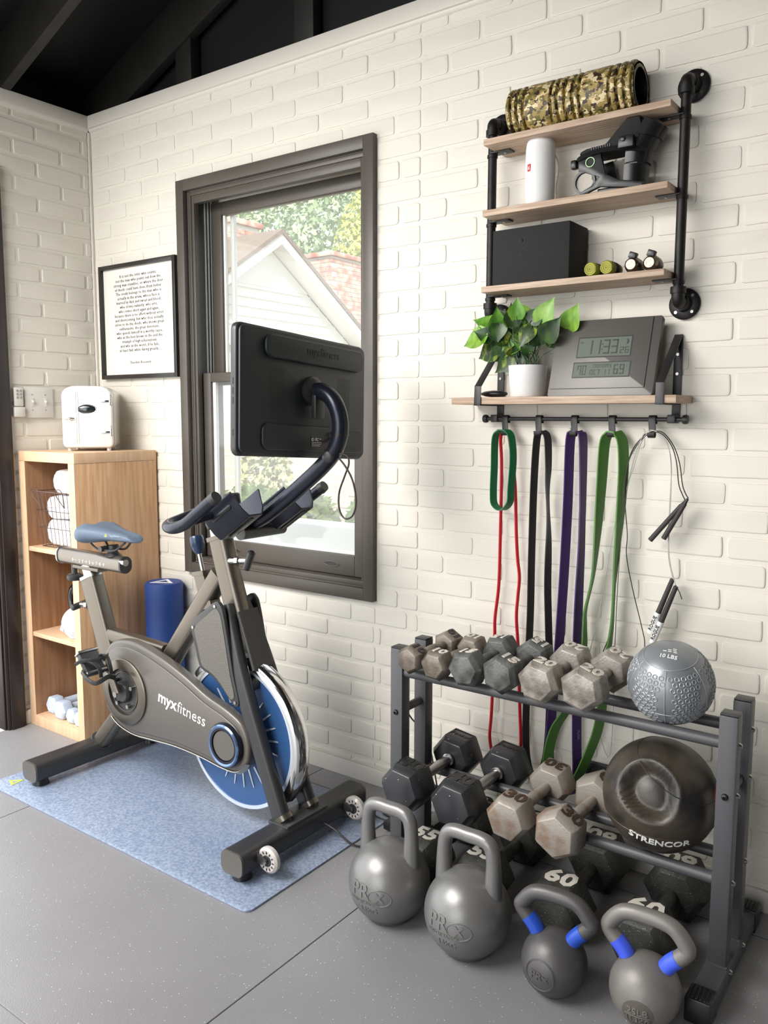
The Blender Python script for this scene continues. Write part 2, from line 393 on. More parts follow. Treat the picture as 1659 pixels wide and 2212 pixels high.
nt.links.new(m1.outputs[0], m2.inputs[1]); nt.links.new(gl.outputs[0], m2.inputs[2]); nt.links.new(m2.outputs[0], out.inputs[0])
MB().box(.688, 1.406, .110, .113, 1.434, 2.056).build('pane', mg, up_s, smooth=0)
MB().box(.676, 1.398, .050, .053, .788, 1.412).build('pane', mg, lo_s, smooth=0)
M_vinyl = mat('white_vinyl_bead', (238, 238, 234), .4)
wp('glazing_bead', MB().box(.688, .700, .107, .118, 1.434, 2.056), M_vinyl, .001, up_s)
wp('glazing_bead', MB().box(.676, .694, .047, .06, .788, 1.412), M_vinyl, .001, lo_s)
wp('glazing_bead', MB().box(.676, 1.398, .052, .07, .788, .80), M_vinyl, .001, lo_s)
wp('storm_frame', MB().box(.70, .72, .135, .15, .72, 2.1), M_vinyl, .001)
wp('outer_sill', MB().box(.626, 1.464, .15, .24, .68, .745), M_vinyl, .002)

# ------------------------------------------------------------------ outdoors, seen through the window
M_siding = mat('white_house_siding', (236, 236, 230), .6); M_roofs = mat('brown_roof_shingle', (138, 118, 104), .8, var=.4, vscale=30, bump=.5, bscale=60)
M_brickr = mat('washed_red_brick', (186, 112, 92), .8, col2=(214, 196, 182), vscale=7, bump=.3, bscale=60)
M_soil = mat('garden_soil', (150, 132, 112), .9, var=.4, vscale=6); M_grey = mat('pale_grey_window', (150, 160, 160), .3)
tag(MB().box(-40, -.16, -30, .16, -.25, -.03).build('patio', mat('pale_concrete', (196, 192, 186), .8), smooth=0), kind='structure')
tag(MB().box(-40, 40, .16, 60, -.25, -.05).build('ground', M_soil, smooth=0), kind='structure')
hs = thing('neighbour_house', (-5, 6.24, 0), 'white clapboard gable house standing outside the window', 'house')
HX, YA, ZA, SL = -5.0, 6.24, 3.55, .66
def gz(y): return ZA-abs(y-YA)*SL
yl, yr = 4.2, 8.0
MB().prism([(yl, 0), (yr, 0), (yr, gz(yr)), (YA, ZA), (yl, gz(yl))], lambda a, b, d: V(d, a, b), HX-5, HX).build('wall', M_siding, hs, smooth=0)
z = 2.35
while z < 3.45:
    a, b = YA-(ZA-z-.12)/SL, YA+(ZA-z-.12)/SL
    if z < 3.0 and b-a > .2:
        MB().prism([(0.0, z), (.03, z), (.004, z+.135), (0, z+.135)], lambda p, q, d: V(HX+.001+p, d, q), max(a, yl), min(b, yr)).build('siding_board', M_siding, hs)
    z += .125
MB().prism([(yl, 3.02), (yr, 3.02)] and [(YA-(ZA-3.02)/SL, 3.02), (YA+(ZA-3.02)/SL, 3.02), (YA, ZA)], lambda a, b, d: V(d, a, b), HX+.001, HX+.03).build('gable_panel', M_siding, hs, smooth=0)
for s in (-1, 1):
    ye = YA+s*2.15
    MB().prism([(YA, ZA+.16), (ye, gz(ye)+.16), (ye, gz(ye)+.02), (YA, ZA+.02)], lambda a, b, d: V(d, a, b), HX, HX+.28).build('fascia', M_siding, hs)
    MB().prism([(YA, ZA+.22), (ye, gz(ye)+.22), (ye, gz(ye)+.16), (YA, ZA+.16)], lambda a, b, d: V(d, a, b), HX-5.2, HX+.3).build('roof', M_roofs, hs, smooth=0)
MB().box(HX+.002, HX+.07, yl, yr, 2.20, 2.36).build('frieze_board', M_siding, hs)
for y in (6.5, 7.25): MB().box(HX+.002, HX+.09, y, y+.3, 2.02, 2.22).build('window', M_grey, hs)
MB().box(HX+.002, HX+.05, 4.9, 5.3, 1.2, 2.0).build('window', M_grey, hs)
def chimney(x, y, w_, z0, z1, label, par=None, zb=None):
    if par: c = MB().box(x-w_/2, x+w_/2, y-w_/2, y+w_/2, z0, z0+.1).build('chimney', M_siding, par, smooth=0)
    else: c = thing('chimney', (x, y, z0), label, 'chimney')
    k = 0; z_ = z0; rows_ = 0
    if zb: z_ = zb
    MB().box(x-w_/2+.01, x+w_/2-.01, y-w_/2+.01, y+w_/2-.01, z0, z1).build('core', M_siding, c, smooth=0)
    while z_ < z1-.05:
        for f in range(4):
            nb = 3; bl = w_/nb
            for q in range(nb):
                if f in (2,): continue
                a0 = -w_/2+q*bl+(bl/2 if rows_ % 2 else 0); a1 = min(a0+bl-.014, w_/2)
                if a1-a0 < .02: continue
                if f == 0: b = MB().box(x+w_/2-.012, x+w_/2+.004, y+a0, y+a1, z_, z_+.062)
                elif f == 1: b = MB().box(x+a0, x+a1, y-w_/2-.004, y-w_/2+.012, z_, z_+.062)
                else: continue
                b.build('brick', M_brickr, c, smooth=0)
        z_ += .075; rows_ += 1
    MB().box(x-w_/2-.05, x+w_/2+.05, y-w_/2-.05, y+w_/2+.05, z1, z1+.08).build('cap', M_brickr, c, bevel=.01)
    return c
chimney(-6.2, 6.75, .55, 3.1, 4.05, '', hs)
chimney(-6.6, 9.45, .85, -.05, 4.0, 'wide washed brick chimney right of the white gable among yellow leaves', zb=2.4)
def foliage(cx, cy, cz, rx, ry, rz, n, size, rnd):
    m = MB()
    for _ in range(n):
        while True:
            p = Vector((rnd.uniform(-1, 1), rnd.uniform(-1, 1), rnd.uniform(-1, 1)))
            if .3 < p.length < 1: break
        c = Vector((cx+p.x*rx, cy+p.y*ry, cz+p.z*rz)); a = Vector((rnd.gauss(0, 1), rnd.gauss(0, 1), rnd.gauss(0, 1))).normalized(); b = a.orthogonal().normalized(); s = size*rnd.uniform(.6, 1.3)
        m.add([c-a*s, c+b*s*.5, c+a*s, c-b*s*.5], [(0, 1, 2, 3)])
    return m
RT = random.Random(11)
def tree(x, y, h, rx, rz, col, col2, n, size, label, z0=0):
    t = thing('tree', (x, y, -.05), label, 'tree', 'trees beyond the white house')
    m = MB(); m.tube([V(x, y, -.05), V(x+.1, y, h*.4), V(x, y+.1, h*.75)], .16, 8, scale=[1, .8, .4]); m.build('trunk', mat('bark_'+label[:5], (120, 104, 88), .9), t)
    foliage(x, y, h-rz*.8, rx, rx*.8, rz, n, size, RT).build('crown', mat('leaf_'+label[:12], col, .7, col2=col2, vscale=1.2), t, smooth=0, kind='stuff')
tree(-11.6, 9.7, 6.6, 2.6, 2.8, (176, 196, 150), (128, 156, 118), 16000, .075, 'large soft green tree behind the house at upper left of the window')
tree(-7.6, 13.8, 6.6, 2.2, 3.0, (208, 208, 112), (168, 184, 98), 18000, .07, 'yellow green autumn tree at the right of the window view')
tree(-16.4, 21.6, 10.5, 5, 4.6, (186, 204, 162), (140, 164, 130), 16000, .13, 'tall pale green tree filling the far sky')
tree(-3.9, 9.3, 3.5, 1.0, 1.2, (226, 204, 108), (186, 188, 96), 9000, .05, 'golden leaved small tree beside the wide chimney')
# planter wall, fence and low plants
pw = tag(MB().box(-4.5, 2.0, 1.7, 1.9, -.05, .60).build('planter_wall', mat('white_rendered_wall', (246, 246, 244), .6), bevel=.01), 'low white rendered garden wall just outside the window', 'garden wall')
fn = thing('garden_fence', (-3, 4.6, 0), 'weathered pale board fence across the garden', 'fence')
M_fence = mat('weathered_fence', (206, 196, 184), .8, var=.2, vscale=4, stretch=(1, 8, 8))
for k in range(9): MB().box(-4.6, 2.0, 4.6, 4.625, .05+k*.13, .05+k*.13+.115).build('fence_board', M_fence, fn)
for x in (-4.5, -3.4, -1.6, .2): MB().box(x, x+.09, 4.626, 4.71, -.05, 1.25).build('fence_post', M_fence, fn)
for k, (x, y, h, col) in enumerate(((-1.35, 2.25, .34, (160, 190, 96)), (-.75, 2.2, .32, (182, 198, 110)), (-.15, 2.3, .34, (150, 182, 92)), (-2.0, 2.4, .28, (196, 198, 130)), (-3.5, 3.6, 1.0, (150, 178, 140)), (-2.6, 3.7, .7, (186, 190, 140)), (.45, 2.4, .4, (206, 190, 110)))):
    lab = ['bright green leafy plant in the garden bed behind the low wall', 'lime green leafy plant in the garden bed', 'mid green leafy plant near the right of the garden bed', 'yellowish low plant left in the garden bed', 'tall grey green shrub by the garden fence', 'pale shrub in front of the garden fence', 'golden low plant at the right end of the garden bed'][k]
    t = thing('garden_shrub', (x, y, -.05), lab, 'shrub', 'garden shrubs')
    m = MB()
    for q in range(5): m.tube([V(x, y, -.05), V(x+RT.uniform(-.15, .15), y+RT.uniform(-.1, .1), .45+h*RT.uniform(.3, .7))], .008, 5)
    m.build('stem', M_soil, t)
    foliage(x, y, .42+h*.45, .24+.1*h, .2, h*.55, 700, .04, RT).build('foliage', mat('shrub_%d' % k, col, .7, col2=tuple(int(c*.8) for c in col), vscale=5), t, smooth=0, kind='stuff')
# ------------------------------------------------------------------ cube shelf cabinet
CX0, CX1, CY0, CY1, CZ = .014, .395, -.395, -.014, 1.137
cab = thing('cube_shelf', ((CX0+CX1)/2, (CY0+CY1)/2, 0), 'tall oak three-cube shelf unit standing in the corner', 'shelf unit')
t = .040
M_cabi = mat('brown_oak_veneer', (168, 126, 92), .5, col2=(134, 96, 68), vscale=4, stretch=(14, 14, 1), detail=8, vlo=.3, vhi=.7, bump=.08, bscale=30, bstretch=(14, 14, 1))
MB().box(CX0, CX1, CY0, CY1, CZ-t, CZ).build('top', M_cabf, cab, bevel=.001)
MB().box(CX0, CX0+t, CY0, CY1, 0, CZ-t-.0005).build('side_panel', M_cabf, cab, bevel=.001)
MB().box(CX1-t+.002, CX1-.001, CY0+.0015, CY1, 0, CZ-t-.0005).build('side_panel', M_cabs, cab, bevel=.001)
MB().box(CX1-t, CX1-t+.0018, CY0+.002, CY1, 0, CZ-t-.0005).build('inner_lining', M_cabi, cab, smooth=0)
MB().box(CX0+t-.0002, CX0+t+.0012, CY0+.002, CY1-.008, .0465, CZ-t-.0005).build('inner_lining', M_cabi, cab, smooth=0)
MB().box(CX1-t, CX1-.001, CY0-.0005, CY0+.0012, 0, CZ-t-.0005).build('front_edge', M_cabf, cab, smooth=0)
MB().box(CX0+t, CX1-t, CY0, CY1, 0, .046).build('base', M_cabf, cab, bevel=.001)
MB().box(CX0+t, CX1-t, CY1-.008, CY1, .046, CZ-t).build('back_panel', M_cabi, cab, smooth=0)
SH1, SH2 = .752, .398
for z in (SH1, SH2): MB().box(CX0+t, CX1-t, CY0+.004, CY1-.008, z-.018, z).build('shelf', M_cabf, cab, bevel=.001)
# wire basket with rolled towels
bk = thing('wire_basket', (.22, -.25, SH1), 'copper wire basket with handles in the top cube', 'basket')
M_wire = mat('brown_wire', (112, 92, 84), .4, metal=.6)
bx0, bx1, by0, by1, bh = .085, .345, -.38, -.10, .225
def ring(z, g): return [V(bx0-g, by0-g, z), V(bx1+g, by0-g, z), V(bx1+g, by1+g, z), V(bx0-g, by1+g, z)]
for i, (z, g, r) in enumerate(((.004, -.02, .0022), (.08, -.012, .0014), (.15, -.005, .0014), (bh, .0, .0024))):
    MB().tube(ring(SH1+z, g), r, 6, closed=True).build('wire_ring', M_wire, bk)
for k in range(10):
    for y, s in ((by0, 1), (by1, -1)):
        x = bx0+(bx1-bx0)*k/9; xb = bx0+.02+(bx1-bx0-.04)*k/9
        MB().tube([V(x, y, SH1+bh), V(xb, y+s*.02, SH1+.004)], .0011, 5).build('wire', M_wire, bk)
for k in range(1, 9):
    y = by0+(by1-by0)*k/9; yb = by0+.02+(by1-by0-.04)*k/9
    MB().tube([V(bx0, y, SH1+bh), V(bx0+.02, yb, SH1+.004), V(bx1-.02, yb, SH1+.004), V(bx1, y, SH1+bh)], .0011, 5).build('wire', M_wire, bk)
for xh in (.135, .30):                        # folding handle loops over the front rim
    MB().tube(crv([V(xh, by0-.003, SH1+bh-.055), V(xh-.028, by0-.022, SH1+bh), V(xh-.008, by0-.02, SH1+bh+.018), V(xh+.02, by0-.022, SH1+bh+.002), V(xh+.002, by0-.003, SH1+bh-.055)], 5), .0018, 6).build('handle_loop', M_wire, bk)
MB().tube([V(.10, by0-.02, SH1+bh+.004), V(.345, by0-.02, SH1+bh+.004)], .003, 6).build('handle_bar', M_wire, bk)
M_towel = mat('white_terry', (224, 222, 225), .95, bump=1.0, bscale=160, var=.06, vscale=30, sheen=.3)
def towel(x, z, w_, h_, y0, label, rot=0):
    rnd = random.Random(int(z*1000)); m = MB(); pts = rrect(w_, h_, h_*.47, 7); ys_ = [0, .012, .05, .10, .15, .19, .215, .225]
    c, s = math.cos(rot), math.sin(rot); vs_ = []; n = len(pts)
    for yy in ys_:
        k = .80 if yy in (0, .225) else (.97 if yy in (.012, .215) else 1)
        for a, b in pts:
            a2, b2 = a*k*(1+rnd.uniform(-.02, .02)), b*k*(1+rnd.uniform(-.04, .04)); vs_.append(V(x+a2*c-b2*s, y0+yy, z+a2*s+b2*c))
    fs_ = [(i*n+j, i*n+(j+1) % n, (i+1)*n+(j+1) % n, (i+1)*n+j) for i in range(len(ys_)-1) for j in range(n)]+[tuple(range(n)), tuple((len(ys_)-1)*n+j for j in range(n))]
    ob = m.add(vs_, fs_).build('folded_towel', M_towel, smooth=80); tag(ob, label, 'towel', 'folded towels in the basket')
    MB().tube(crv([V(x+q*c, y0-.002, z+q*s+.004) for q in (-w_*.36, -w_*.1, w_*.2, w_*.36)], 4), .003, 6).build('fold_edge', M_towel, ob)
towel(.212, SH1+.060, .215, .104, by0+.03, 'lowest white towel folded in the wire basket')
towel(.216, SH1+.163, .215, .092, by0+.03, 'middle white towel folded in the wire basket', .05)
towel(.244, SH1+.263, .175, .098, by0+.035, 'topmost white towel rising above the basket rim', -.03)
# pale kettlebell with black handle in the middle cube
M_vinylb = mat('pale_blue_vinyl', (206, 216, 228), .5, bump=.08, bscale=200); M_tri = mat('white_triangle_mark', (238, 240, 244), .5)
def tri_ring(o3, xd, yd, s=.016, wv=.0035):
    f = flat(o3, xd, yd); m = MB(); P = [(-s*.85, -s*.7), (s*.85, -s*.7), (0, s)]; Q = [(p[0]*.55, p[1]*.55-.0005) for p in P]
    vs_ = [f(a, b, -.001) for a, b in P+Q]+[f(a, b, .0012) for a, b in P+Q]
    fs_ = []
    for i in range(3):
        j = (i+1) % 3; fs_ += [(i, j, 3+j, 3+i), (6+i, 9+i, 9+j, 6+j), (i, 6+i, 6+j, j), (3+i, 3+j, 9+j, 9+i)]
    return m.add(vs_, fs_)
kx, ky, kz = .278, -.325, SH2
kb = thing('small_kettlebell', (kx, ky, kz), 'pale blue kettlebell with glossy black handle in the middle cube', 'kettlebell')
R = .066
prof = [(0, .0005), (.035, .0005), (.04, .002)]+[(R*math.cos(a), .058+R*math.sin(a)) for a in [math.radians(q) for q in range(-50, 91, 10)]]; prof[-1] = (0, .058+R)
MB().lathe(prof, (kx, ky, kz), (0, 0, 1), 36).build('body', M_vinylb, kb)
MB().tube(crv([V(kx-.034, ky, kz+.10), V(kx-.045, ky, kz+.155), V(kx-.03, ky, kz+.195), V(kx, ky, kz+.203), V(kx+.03, ky, kz+.195), V(kx+.045, ky, kz+.155), V(kx+.034, ky, kz+.10)], 6), .0145, 12).build('handle', mat('glossy_black', (16, 16, 18), .12, coat=.5), kb)
tri_ring((kx-.022, ky-R*.93, kz+.05), (1, -.3, 0), (0, .15, 1), .022).build('triangle_mark', M_tri, kb)
# four pale dumbbells in the bottom cube
def hexpts(r, rot=0, n=6): return [(r*math.cos(math.radians(rot+60*k)), r*math.sin(math.radians(rot+60*k))) for k in range(n)]
def hexhead(m, c, ax, r, L, ch, rot, chin=None, rf=.74):
    """hex prism along ax from c, with chamfered rims"""
    c = Vector(c); ax = Vector(ax).normalized(); z = Vector((0, 0, 1)); x = Vector((1, 0, 0)); chin = ch if chin is None else chin
    st = ((0, rf), (ch, 1), (L-chin, 1), (L, rf)); vs_ = []
    for d, k in st:
        for a, b in hexpts(r*k, rot): vs_.append(c+ax*d+x*a+z*b)
    fs_ = [tuple(range(6)), tuple(range(18, 24))]
    for i in range(3):
        for j in range(6): fs_.append((i*6+j, i*6+(j+1) % 6, (i+1)*6+(j+1) % 6, (i+1)*6+j))
    return m.add(vs_, fs_)
M_vblue = mat('powder_blue_vinyl', (186, 200, 218), .5, bump=.08, bscale=200)
for x, r, y0, rot, lab in ((.100, .040, -.358, 12, 'leftmost powder blue dumbbell in the bottom cube'), (.184, .041, -.376, -8, 'second powder blue dumbbell from the left in the bottom cube'), (.262, .033, -.376, 5, 'third and smaller powder blue dumbbell in the bottom cube'), (.3215, .033, -.380, 18, 'rightmost small powder blue dumbbell in the bottom cube')):
    L = .055 if r > .036 else .045; zc = .0465+r*.875; g = .12
    d = thing('vinyl_dumbbell', (x, y0, .0465), lab, 'dumbbell', 'powder blue dumbbells in the bottom cube')
    rot_ = rot % 60 - (60 if rot % 60 > 30 else 0)
    hexhead(MB(), (x, y0, zc), (0, 1, 0), r, L, .008, 0).build('head', M_vblue, d, bevel=.003)
    hexhead(MB(), (x, y0+L+g, zc), (0, 1, 0), r, L, .008, 0).build('head', M_vblue, d, bevel=.003)
    MB().cyl((x, y0+L-.004, zc), (x, y0+L+g+.004, zc), r*.42).build('handle', M_vblue, d)
    tri_ring((x, y0-.0002, zc-.002), (1, 0, 0), (0, 0, 1), r*.52).build('triangle_mark', M_tri, d)
# ------------------------------------------------------------------ mini fridge on the cabinet, turned to the room
fr = thing('mini_fridge', (.185, -.165, CZ+.0005), 'rounded white retro mini fridge on top of the oak shelf unit', 'mini fridge', rz=math.radians(45))
W, D, H = .195, .20, .258            # local: x to the viewer's right, -y out of the door
def roundtop(w_, z0, z1, r, n=7, rb=.012):
    pts = [(-w_/2+rb, z0), (w_/2-rb, z0), (w_/2, z0+rb)]
    for k in range(n+1):
        a = PI/2*k/n; pts.append((w_/2-r+r*math.cos(a), z1-r*.72+r*.72*math.sin(a)))
    for k in range(n+1):
        a = PI/2+PI/2*k/n; pts.append((-w_/2+r+r*math.cos(a), z1-r*.72+r*.72*math.sin(a)))
    pts.append((-w_/2, z0+rb)); return pts
MB().prism(roundtop(W, .012, H, .055), lambda a, b, d: V(a, d, b), -D/2+.045, D/2).build('body', M_fridge, fr, local=True, bevel=.006, seg=3)
door = MB().prism(roundtop(W, .012, H, .055), lambda a, b, d: V(a, d, b), -D/2, -D/2+.0425).build('door', M_fridge, fr, local=True, bevel=.009, seg=4)
for x in (-.075, .075):
    for y in (-.075, .075): MB().cyl((x, y, 0), (x, y, .014), .008).build('foot', M_fridge, fr, local=True)
yf = -D/2
MB().lathe([(0, .006), (.4, .006), (.8, .004), (1, 0)], (0, 0, 0), (0, 0, 1), 32).xf(Matrix(((.035, 0, 0, 0), (0, 0, -.8, yf+.0004), (0, .0175, 0, .166), (0, 0, 0, 1)))).build('oval_window', M_glassd, door, local=True)
MB().tube([V(.0355*math.cos(2*PI*k/28), yf-.0008, .166+.0178*math.sin(2*PI*k/28)) for k in range(28)], .0014, 6, closed=True).build('oval_rim', M_chrome, door, local=True)
h = MB(); h.lathe([(0, .012), (.006, .0115), (.009, .007), (.0095, 0)], (-.066, yf, .128), (0, -1, 0), 20)
h.sweep([V(-.088, yf-.008, .127), V(-.066, yf-.011, .129), V(-.048, yf-.008, .129)], circ(.004, 10), (0, 1, 0), scale=[1, 1.1, .7]); h.build('latch', M_chrome, door, local=True)
for z in (.198, .075):
    g = MB(); g.box(.052, .088, yf-.006, yf+.001, z-.0035, z+.0035); g.cyl((.0905, yf-.003, z-.014), (.0905, yf-.003, z+.014), .0052, n=12); g.lathe([(0, 0), (.0035, .004), (0, .016)], (.0905, yf-.002, z+.012), (0, 0, 1), 10)
    g.build('hinge', M_chrome, door, local=True, bevel=.0006)
for x in (-.044, -.036): MB().box(x, x+.003, yf-.002, yf+.002, .03, .235).build('trim_line', M_fridge, door, local=True, bevel=.0008)
bdg = MB()
for x in (-.022, -.016): bdg.lathe([(0, .0008), (.0014, .0008), (.0016, 0)], (x, -D/2, .203), (0, -1, 0), 10)
bdg.build('badge', mat('grey_badge', (120, 120, 120), .3), door, local=True)
# ------------------------------------------------------------------ framed quotation print
pf = thing('framed_print', (.309, -.0065, 1.432), 'framed typewritten quotation on cream paper in a thin black frame', 'framed print')
px0, px1, pz0, pz1 = .066, .556, 1.432, 1.902
b_ = .017
for nm, bxs in (('frame_side', (px0, px0+b_, pz0, pz1)), ('frame_side', (px1-b_, px1, pz0, pz1)), ('frame_top', (px0+b_, px1-b_, pz1-b_, pz1)), ('frame_bottom', (px0+b_, px1-b_, pz0, pz0+b_))):
    MB().box(bxs[0], bxs[1], -.028, -.0065, bxs[2], bxs[3]).build(nm, M_pframe, pf, bevel=.0012)
pp = MB().box(px0+b_-.002, px1-b_+.002, -.014, -.008, pz0+b_-.002, pz1-b_+.002).build('paper', M_paper, pf, smooth=0)
QUOTE = ["It is not the critic who counts;", "not the man who points out how the", "strong man stumbles, or where the doer", "of deeds could have done them better.", "The credit belongs to the man who is", "actually in the arena, whose face is", "marred by dust and sweat and blood;", "who strives valiantly; who errs,", "who comes short again and again,", "because there is no effort without error", "and shortcoming; but who does actually", "strive to do the deeds; who knows great", "enthusiasms, the great devotions;", "who spends himself in a worthy cause;", "who at the best knows in the end the", "triumph of high achievement,", "and who at the worst, if he fails,", "at least fails while daring greatly..."]
tm = MB()
for i, ln in enumerate(QUOTE):
    tm.text(ln, .0176, flat(((px0+px1)/2, -.0146, 1.852-i*.0178), (1, 0, 0), (0, 0, 1)), depth=.0006, spacing=1.08, res=1)
tm.text('-Theodore Roosevelt', .0155, flat(((px0+px1)/2, -.0146, 1.498), (1, 0, 0), (0, 0, 1)), depth=.0006, spacing=1.05, res=1)
tm.build('lettering', M_ink, pp, smooth=0, kind='stuff')
# ------------------------------------------------------------------ switch plate and remote on the left wall
sw = thing('switch_plate', (.006, -.29, 1.33), 'double white light switch plate on the left wall', 'light switch')
MB().box(.0055, .013, -.356, -.228, 1.268, 1.394).build('plate', M_switch, sw, bevel=.003)
for y in (-.322, -.264):
    MB().box(.013, .0145, y-.007, y+.007, 1.313, 1.349).build('switch_slot', M_switch, sw, bevel=.0005)
    tg = MB().obox((.018, y, 1.335), (.016, .008, .009), Matrix.Rotation(.5, 3, 'Y')).build('toggle', M_switch, sw, bevel=.0015)
    for z in (1.30, 1.362): MB().cyl((.0125, y, z), (.0142, y, z), .003, n=12).build('screw', M_steel, sw)
rm = thing('remote_control', (.007, -.383, 1.30), 'small white remote with round buttons in a wall holder', 'remote')
MB().box(.0055, .026, -.405, -.361, 1.272, 1.312).build('holder', M_switch, rm, bevel=.003)
MB().box(.0095, .023, -.402, -.364, 1.314, 1.390).build('body', M_switch, rm, bevel=.005)
for i in range(3):
    for j in range(2): MB().cyl((.0225, -.391+j*.015, 1.376-i*.0135), (.0245, -.391+j*.015, 1.376-i*.0135), .005, n=14).build('button', mat('grey_button', (150, 150, 148), .5) if (i, j) == (0, 0) else MATS['grey_button'], rm)
# ------------------------------------------------------------------ blue foam roller standing behind the bike
ro = thing('foam_roller', (.508, -.083, 0), 'tall blue foam roller standing on end beside the shelf unit', 'foam roller')
M_rol = mat('royal_blue_foam', (30, 66, 138), .55, bump=.5, bscale=320)
MB().lathe([(0, .001), (.07, .001), (.0755, .006), (.0755, .604), (.070, .611), (0, .611)], (.508, -.083, 0), (0, 0, 1), 44).build('body', M_rol, ro)
f3 = flat((.508, -.083, .6115), (.85, .5, 0), (-.5, .85, 0)); tr_ = MB(); P_ = [(-.048, -.03), (.048, -.03), (.0, .046)]; Q_ = [(-.026, -.017), (.026, -.017), (0, .024)]
vs_ = [f3(a, b, 0) for a, b in P_+Q_]+[f3(a, b, .001) for a, b in P_+Q_]; fs_ = []
for i in range(3):
    j = (i+1) % 3; fs_ += [(i, j, 3+j, 3+i), (6+i, 9+i, 9+j, 6+j), (i, 6+i, 6+j, j), (3+i, 3+j, 9+j, 9+i)]
tr_.add(vs_, fs_).build('triangle_mark', M_tri, ro)
# ------------------------------------------------------------------ pipe shelf
ps = thing('pipe_shelf', (2.245, -.02, 1.56), 'black iron pipe wall shelf with three pale oak boards', 'wall shelf')
BW = -.0058                                   # brick face
PXL, PXR, PYP = 1.977, 2.513, -.066
for x in (PXL, PXR):
    MB().cyl((x, PYP, 1.585), (x, PYP, 2.085), .0125, n=18).build('pipe', M_iron, ps)
    for z, s in ((2.10, -1), (1.567, 1)):
        e = MB(); e.tube(crv([V(x, PYP, z+s*.030), V(x, PYP, z+s*.012), V(x, PYP+.004, z+s*.003), V(x, PYP+.014, z), V(x, PYP+.03, z)], 4), .0165, 16)
        e.cyl((x, PYP, z+s*.020), (x, PYP, z+s*.036), .0195, n=18); e.cyl((x, PYP+.022, z), (x, PYP+.034, z), .0195, n=18); e.build('elbow', M_iron, ps)
        MB().cyl((x, PYP+.03, z), (x, BW-.01, z), .0125, n=16).build('nipple', M_iron, ps)
        fl = MB(); fl.lathe([(0, .024), (.018, .024), (.021, .009), (.037, .0075), (.0395, .005), (.0395, 0), (0, 0)], (x, BW, z), (0, -1, 0), 32); fo = fl.build('flange', M_iron, ps)
        for k in range(4):
            a = PI/4+k*PI/2; MB().cyl((x+.029*math.cos(a), BW-.007, z+.029*math.sin(a)), (x+.029*math.cos(a), BW-.0095, z+.029*math.sin(a)), .004, n=10).build('screw', M_steel, fo)
SZ = (2.018, 1.829, 1.623); STK = .0165
for z in SZ:
    b = MB().box(1.99, 2.5, -.142, -.0065, z, z+STK).build('board', M_shelf, ps, bevel=.001)
    for x, s in ((PXL, 1), (PXR, -1)):
        MB().box(min(x, x+s*.062), max(x, x+s*.062), -.083, -.05, z-.004, z-.0002).build('bracket', M_blackp, b, bevel=.0008)
        c = MB(); c.lathe([(.0126, 0), (.0148, 0), (.0148, .008), (.0126, .008)], (x, PYP, z-.013), (0, 0, 1), 20); c.build('pipe_collar', M_iron, b)
        MB().cyl((x+s*.04, -.066, z-.0055), (x+s*.04, -.066, z-.004), .004, n=10).build('screw', M_steel, b)
# camouflage foam roller
cr_ = thing('camouflage_roller', (2.225, -.075, SZ[0]+STK), 'ribbed camouflage foam roller lying on the top shelf', 'foam roller')
mc = bpy.data.materials.new('camouflage_foam'); mc.use_nodes = True; nt = mc.node_tree; b = nt.nodes['Principled BSDF']; b.inputs['Roughness'].default_value = .5
tc = nt.nodes.new('ShaderNodeTexCoord'); prev = None
def layer(scale, thr, col, off, prev):
    mp = nt.nodes.new('ShaderNodeMapping'); mp.inputs['Location'].default_value = (off, off*2, off*3); mp.inputs['Scale'].default_value = (1, 1.3, 1.3); nt.links.new(tc.outputs['Object'], mp.inputs[0])
    n = nt.nodes.new('ShaderNodeTexNoise'); n.inputs['Scale'].default_value = scale; n.inputs['Detail'].default_value = 2.5; nt.links.new(mp.outputs[0], n.inputs['Vector'])
    g = nt.nodes.new('ShaderNodeMath'); g.operation = 'GREATER_THAN'; g.inputs[1].default_value = thr; nt.links.new(n.outputs[0], g.inputs[0])
    mx = nt.nodes.new('ShaderNodeMix'); mx.data_type = 'RGBA'; nt.links.new(g.outputs[0], mx.inputs[0])
    if prev: nt.links.new(prev, mx.inputs[6])
    else: mx.inputs[6].default_value = lin((150, 130, 70))
    mx.inputs[7].default_value = lin(col); return mx.outputs[2]
o_ = layer(46, .50, (104, 96, 48), 1, None); o_ = layer(60, .55, (212, 194, 152), 5, o_); o_ = layer(58, .565, (52, 38, 28), 9, o_); o_ = layer(76, .63, (178, 148, 94), 3, o_)
nt.links.new(o_, b.inputs['Base Color'])
RR = .066; xa, xb = 2.052, 2.402; pr_ = [(.052, 0), (.060, 0)]
segs = [('r', .014), ('r', .014), ('r', .016), ('s', .075), ('r', .014), ('r', .018), ('r', .018), ('r', .014), ('s', .075), ('r', .016), ('r', .016), ('r', .016)]
tot = sum(l+.0035 for _, l in segs); k_ = (xb-xa)/tot; h_ = 0
for ty, l in segs:
    l *= k_; g = .0035*k_
    pr_ += [(RR-.011, h_), (RR-.001, h_+.003), (RR, h_+.006 if l > .014 else h_+l/2), (RR, h_+l-.006 if l > .014 else h_+l/2+.0005), (RR-.001, h_+l-.003), (RR-.011, h_+l), (RR-.011, h_+l+g)]; h_ += l+g
pr_ += [(.060, h_), (.052, h_), (.052, h_-.01), (.052, .01), (.052, 0)]
MB().lathe(pr_, (xa, -.075, SZ[0]+STK+RR+.0003), (1, 0, 0), 44).build('foam_sleeve', mc, cr_)
MB().lathe([(.0515, .0), (.0515, xb-xa), (.047, xb-xa), (.047, 0), (.0515, 0)], (xa+.0005, -.075, SZ[0]+STK+RR+.0003), (1, 0, 0), 36).build('inner_tube', M_blackpl, cr_)
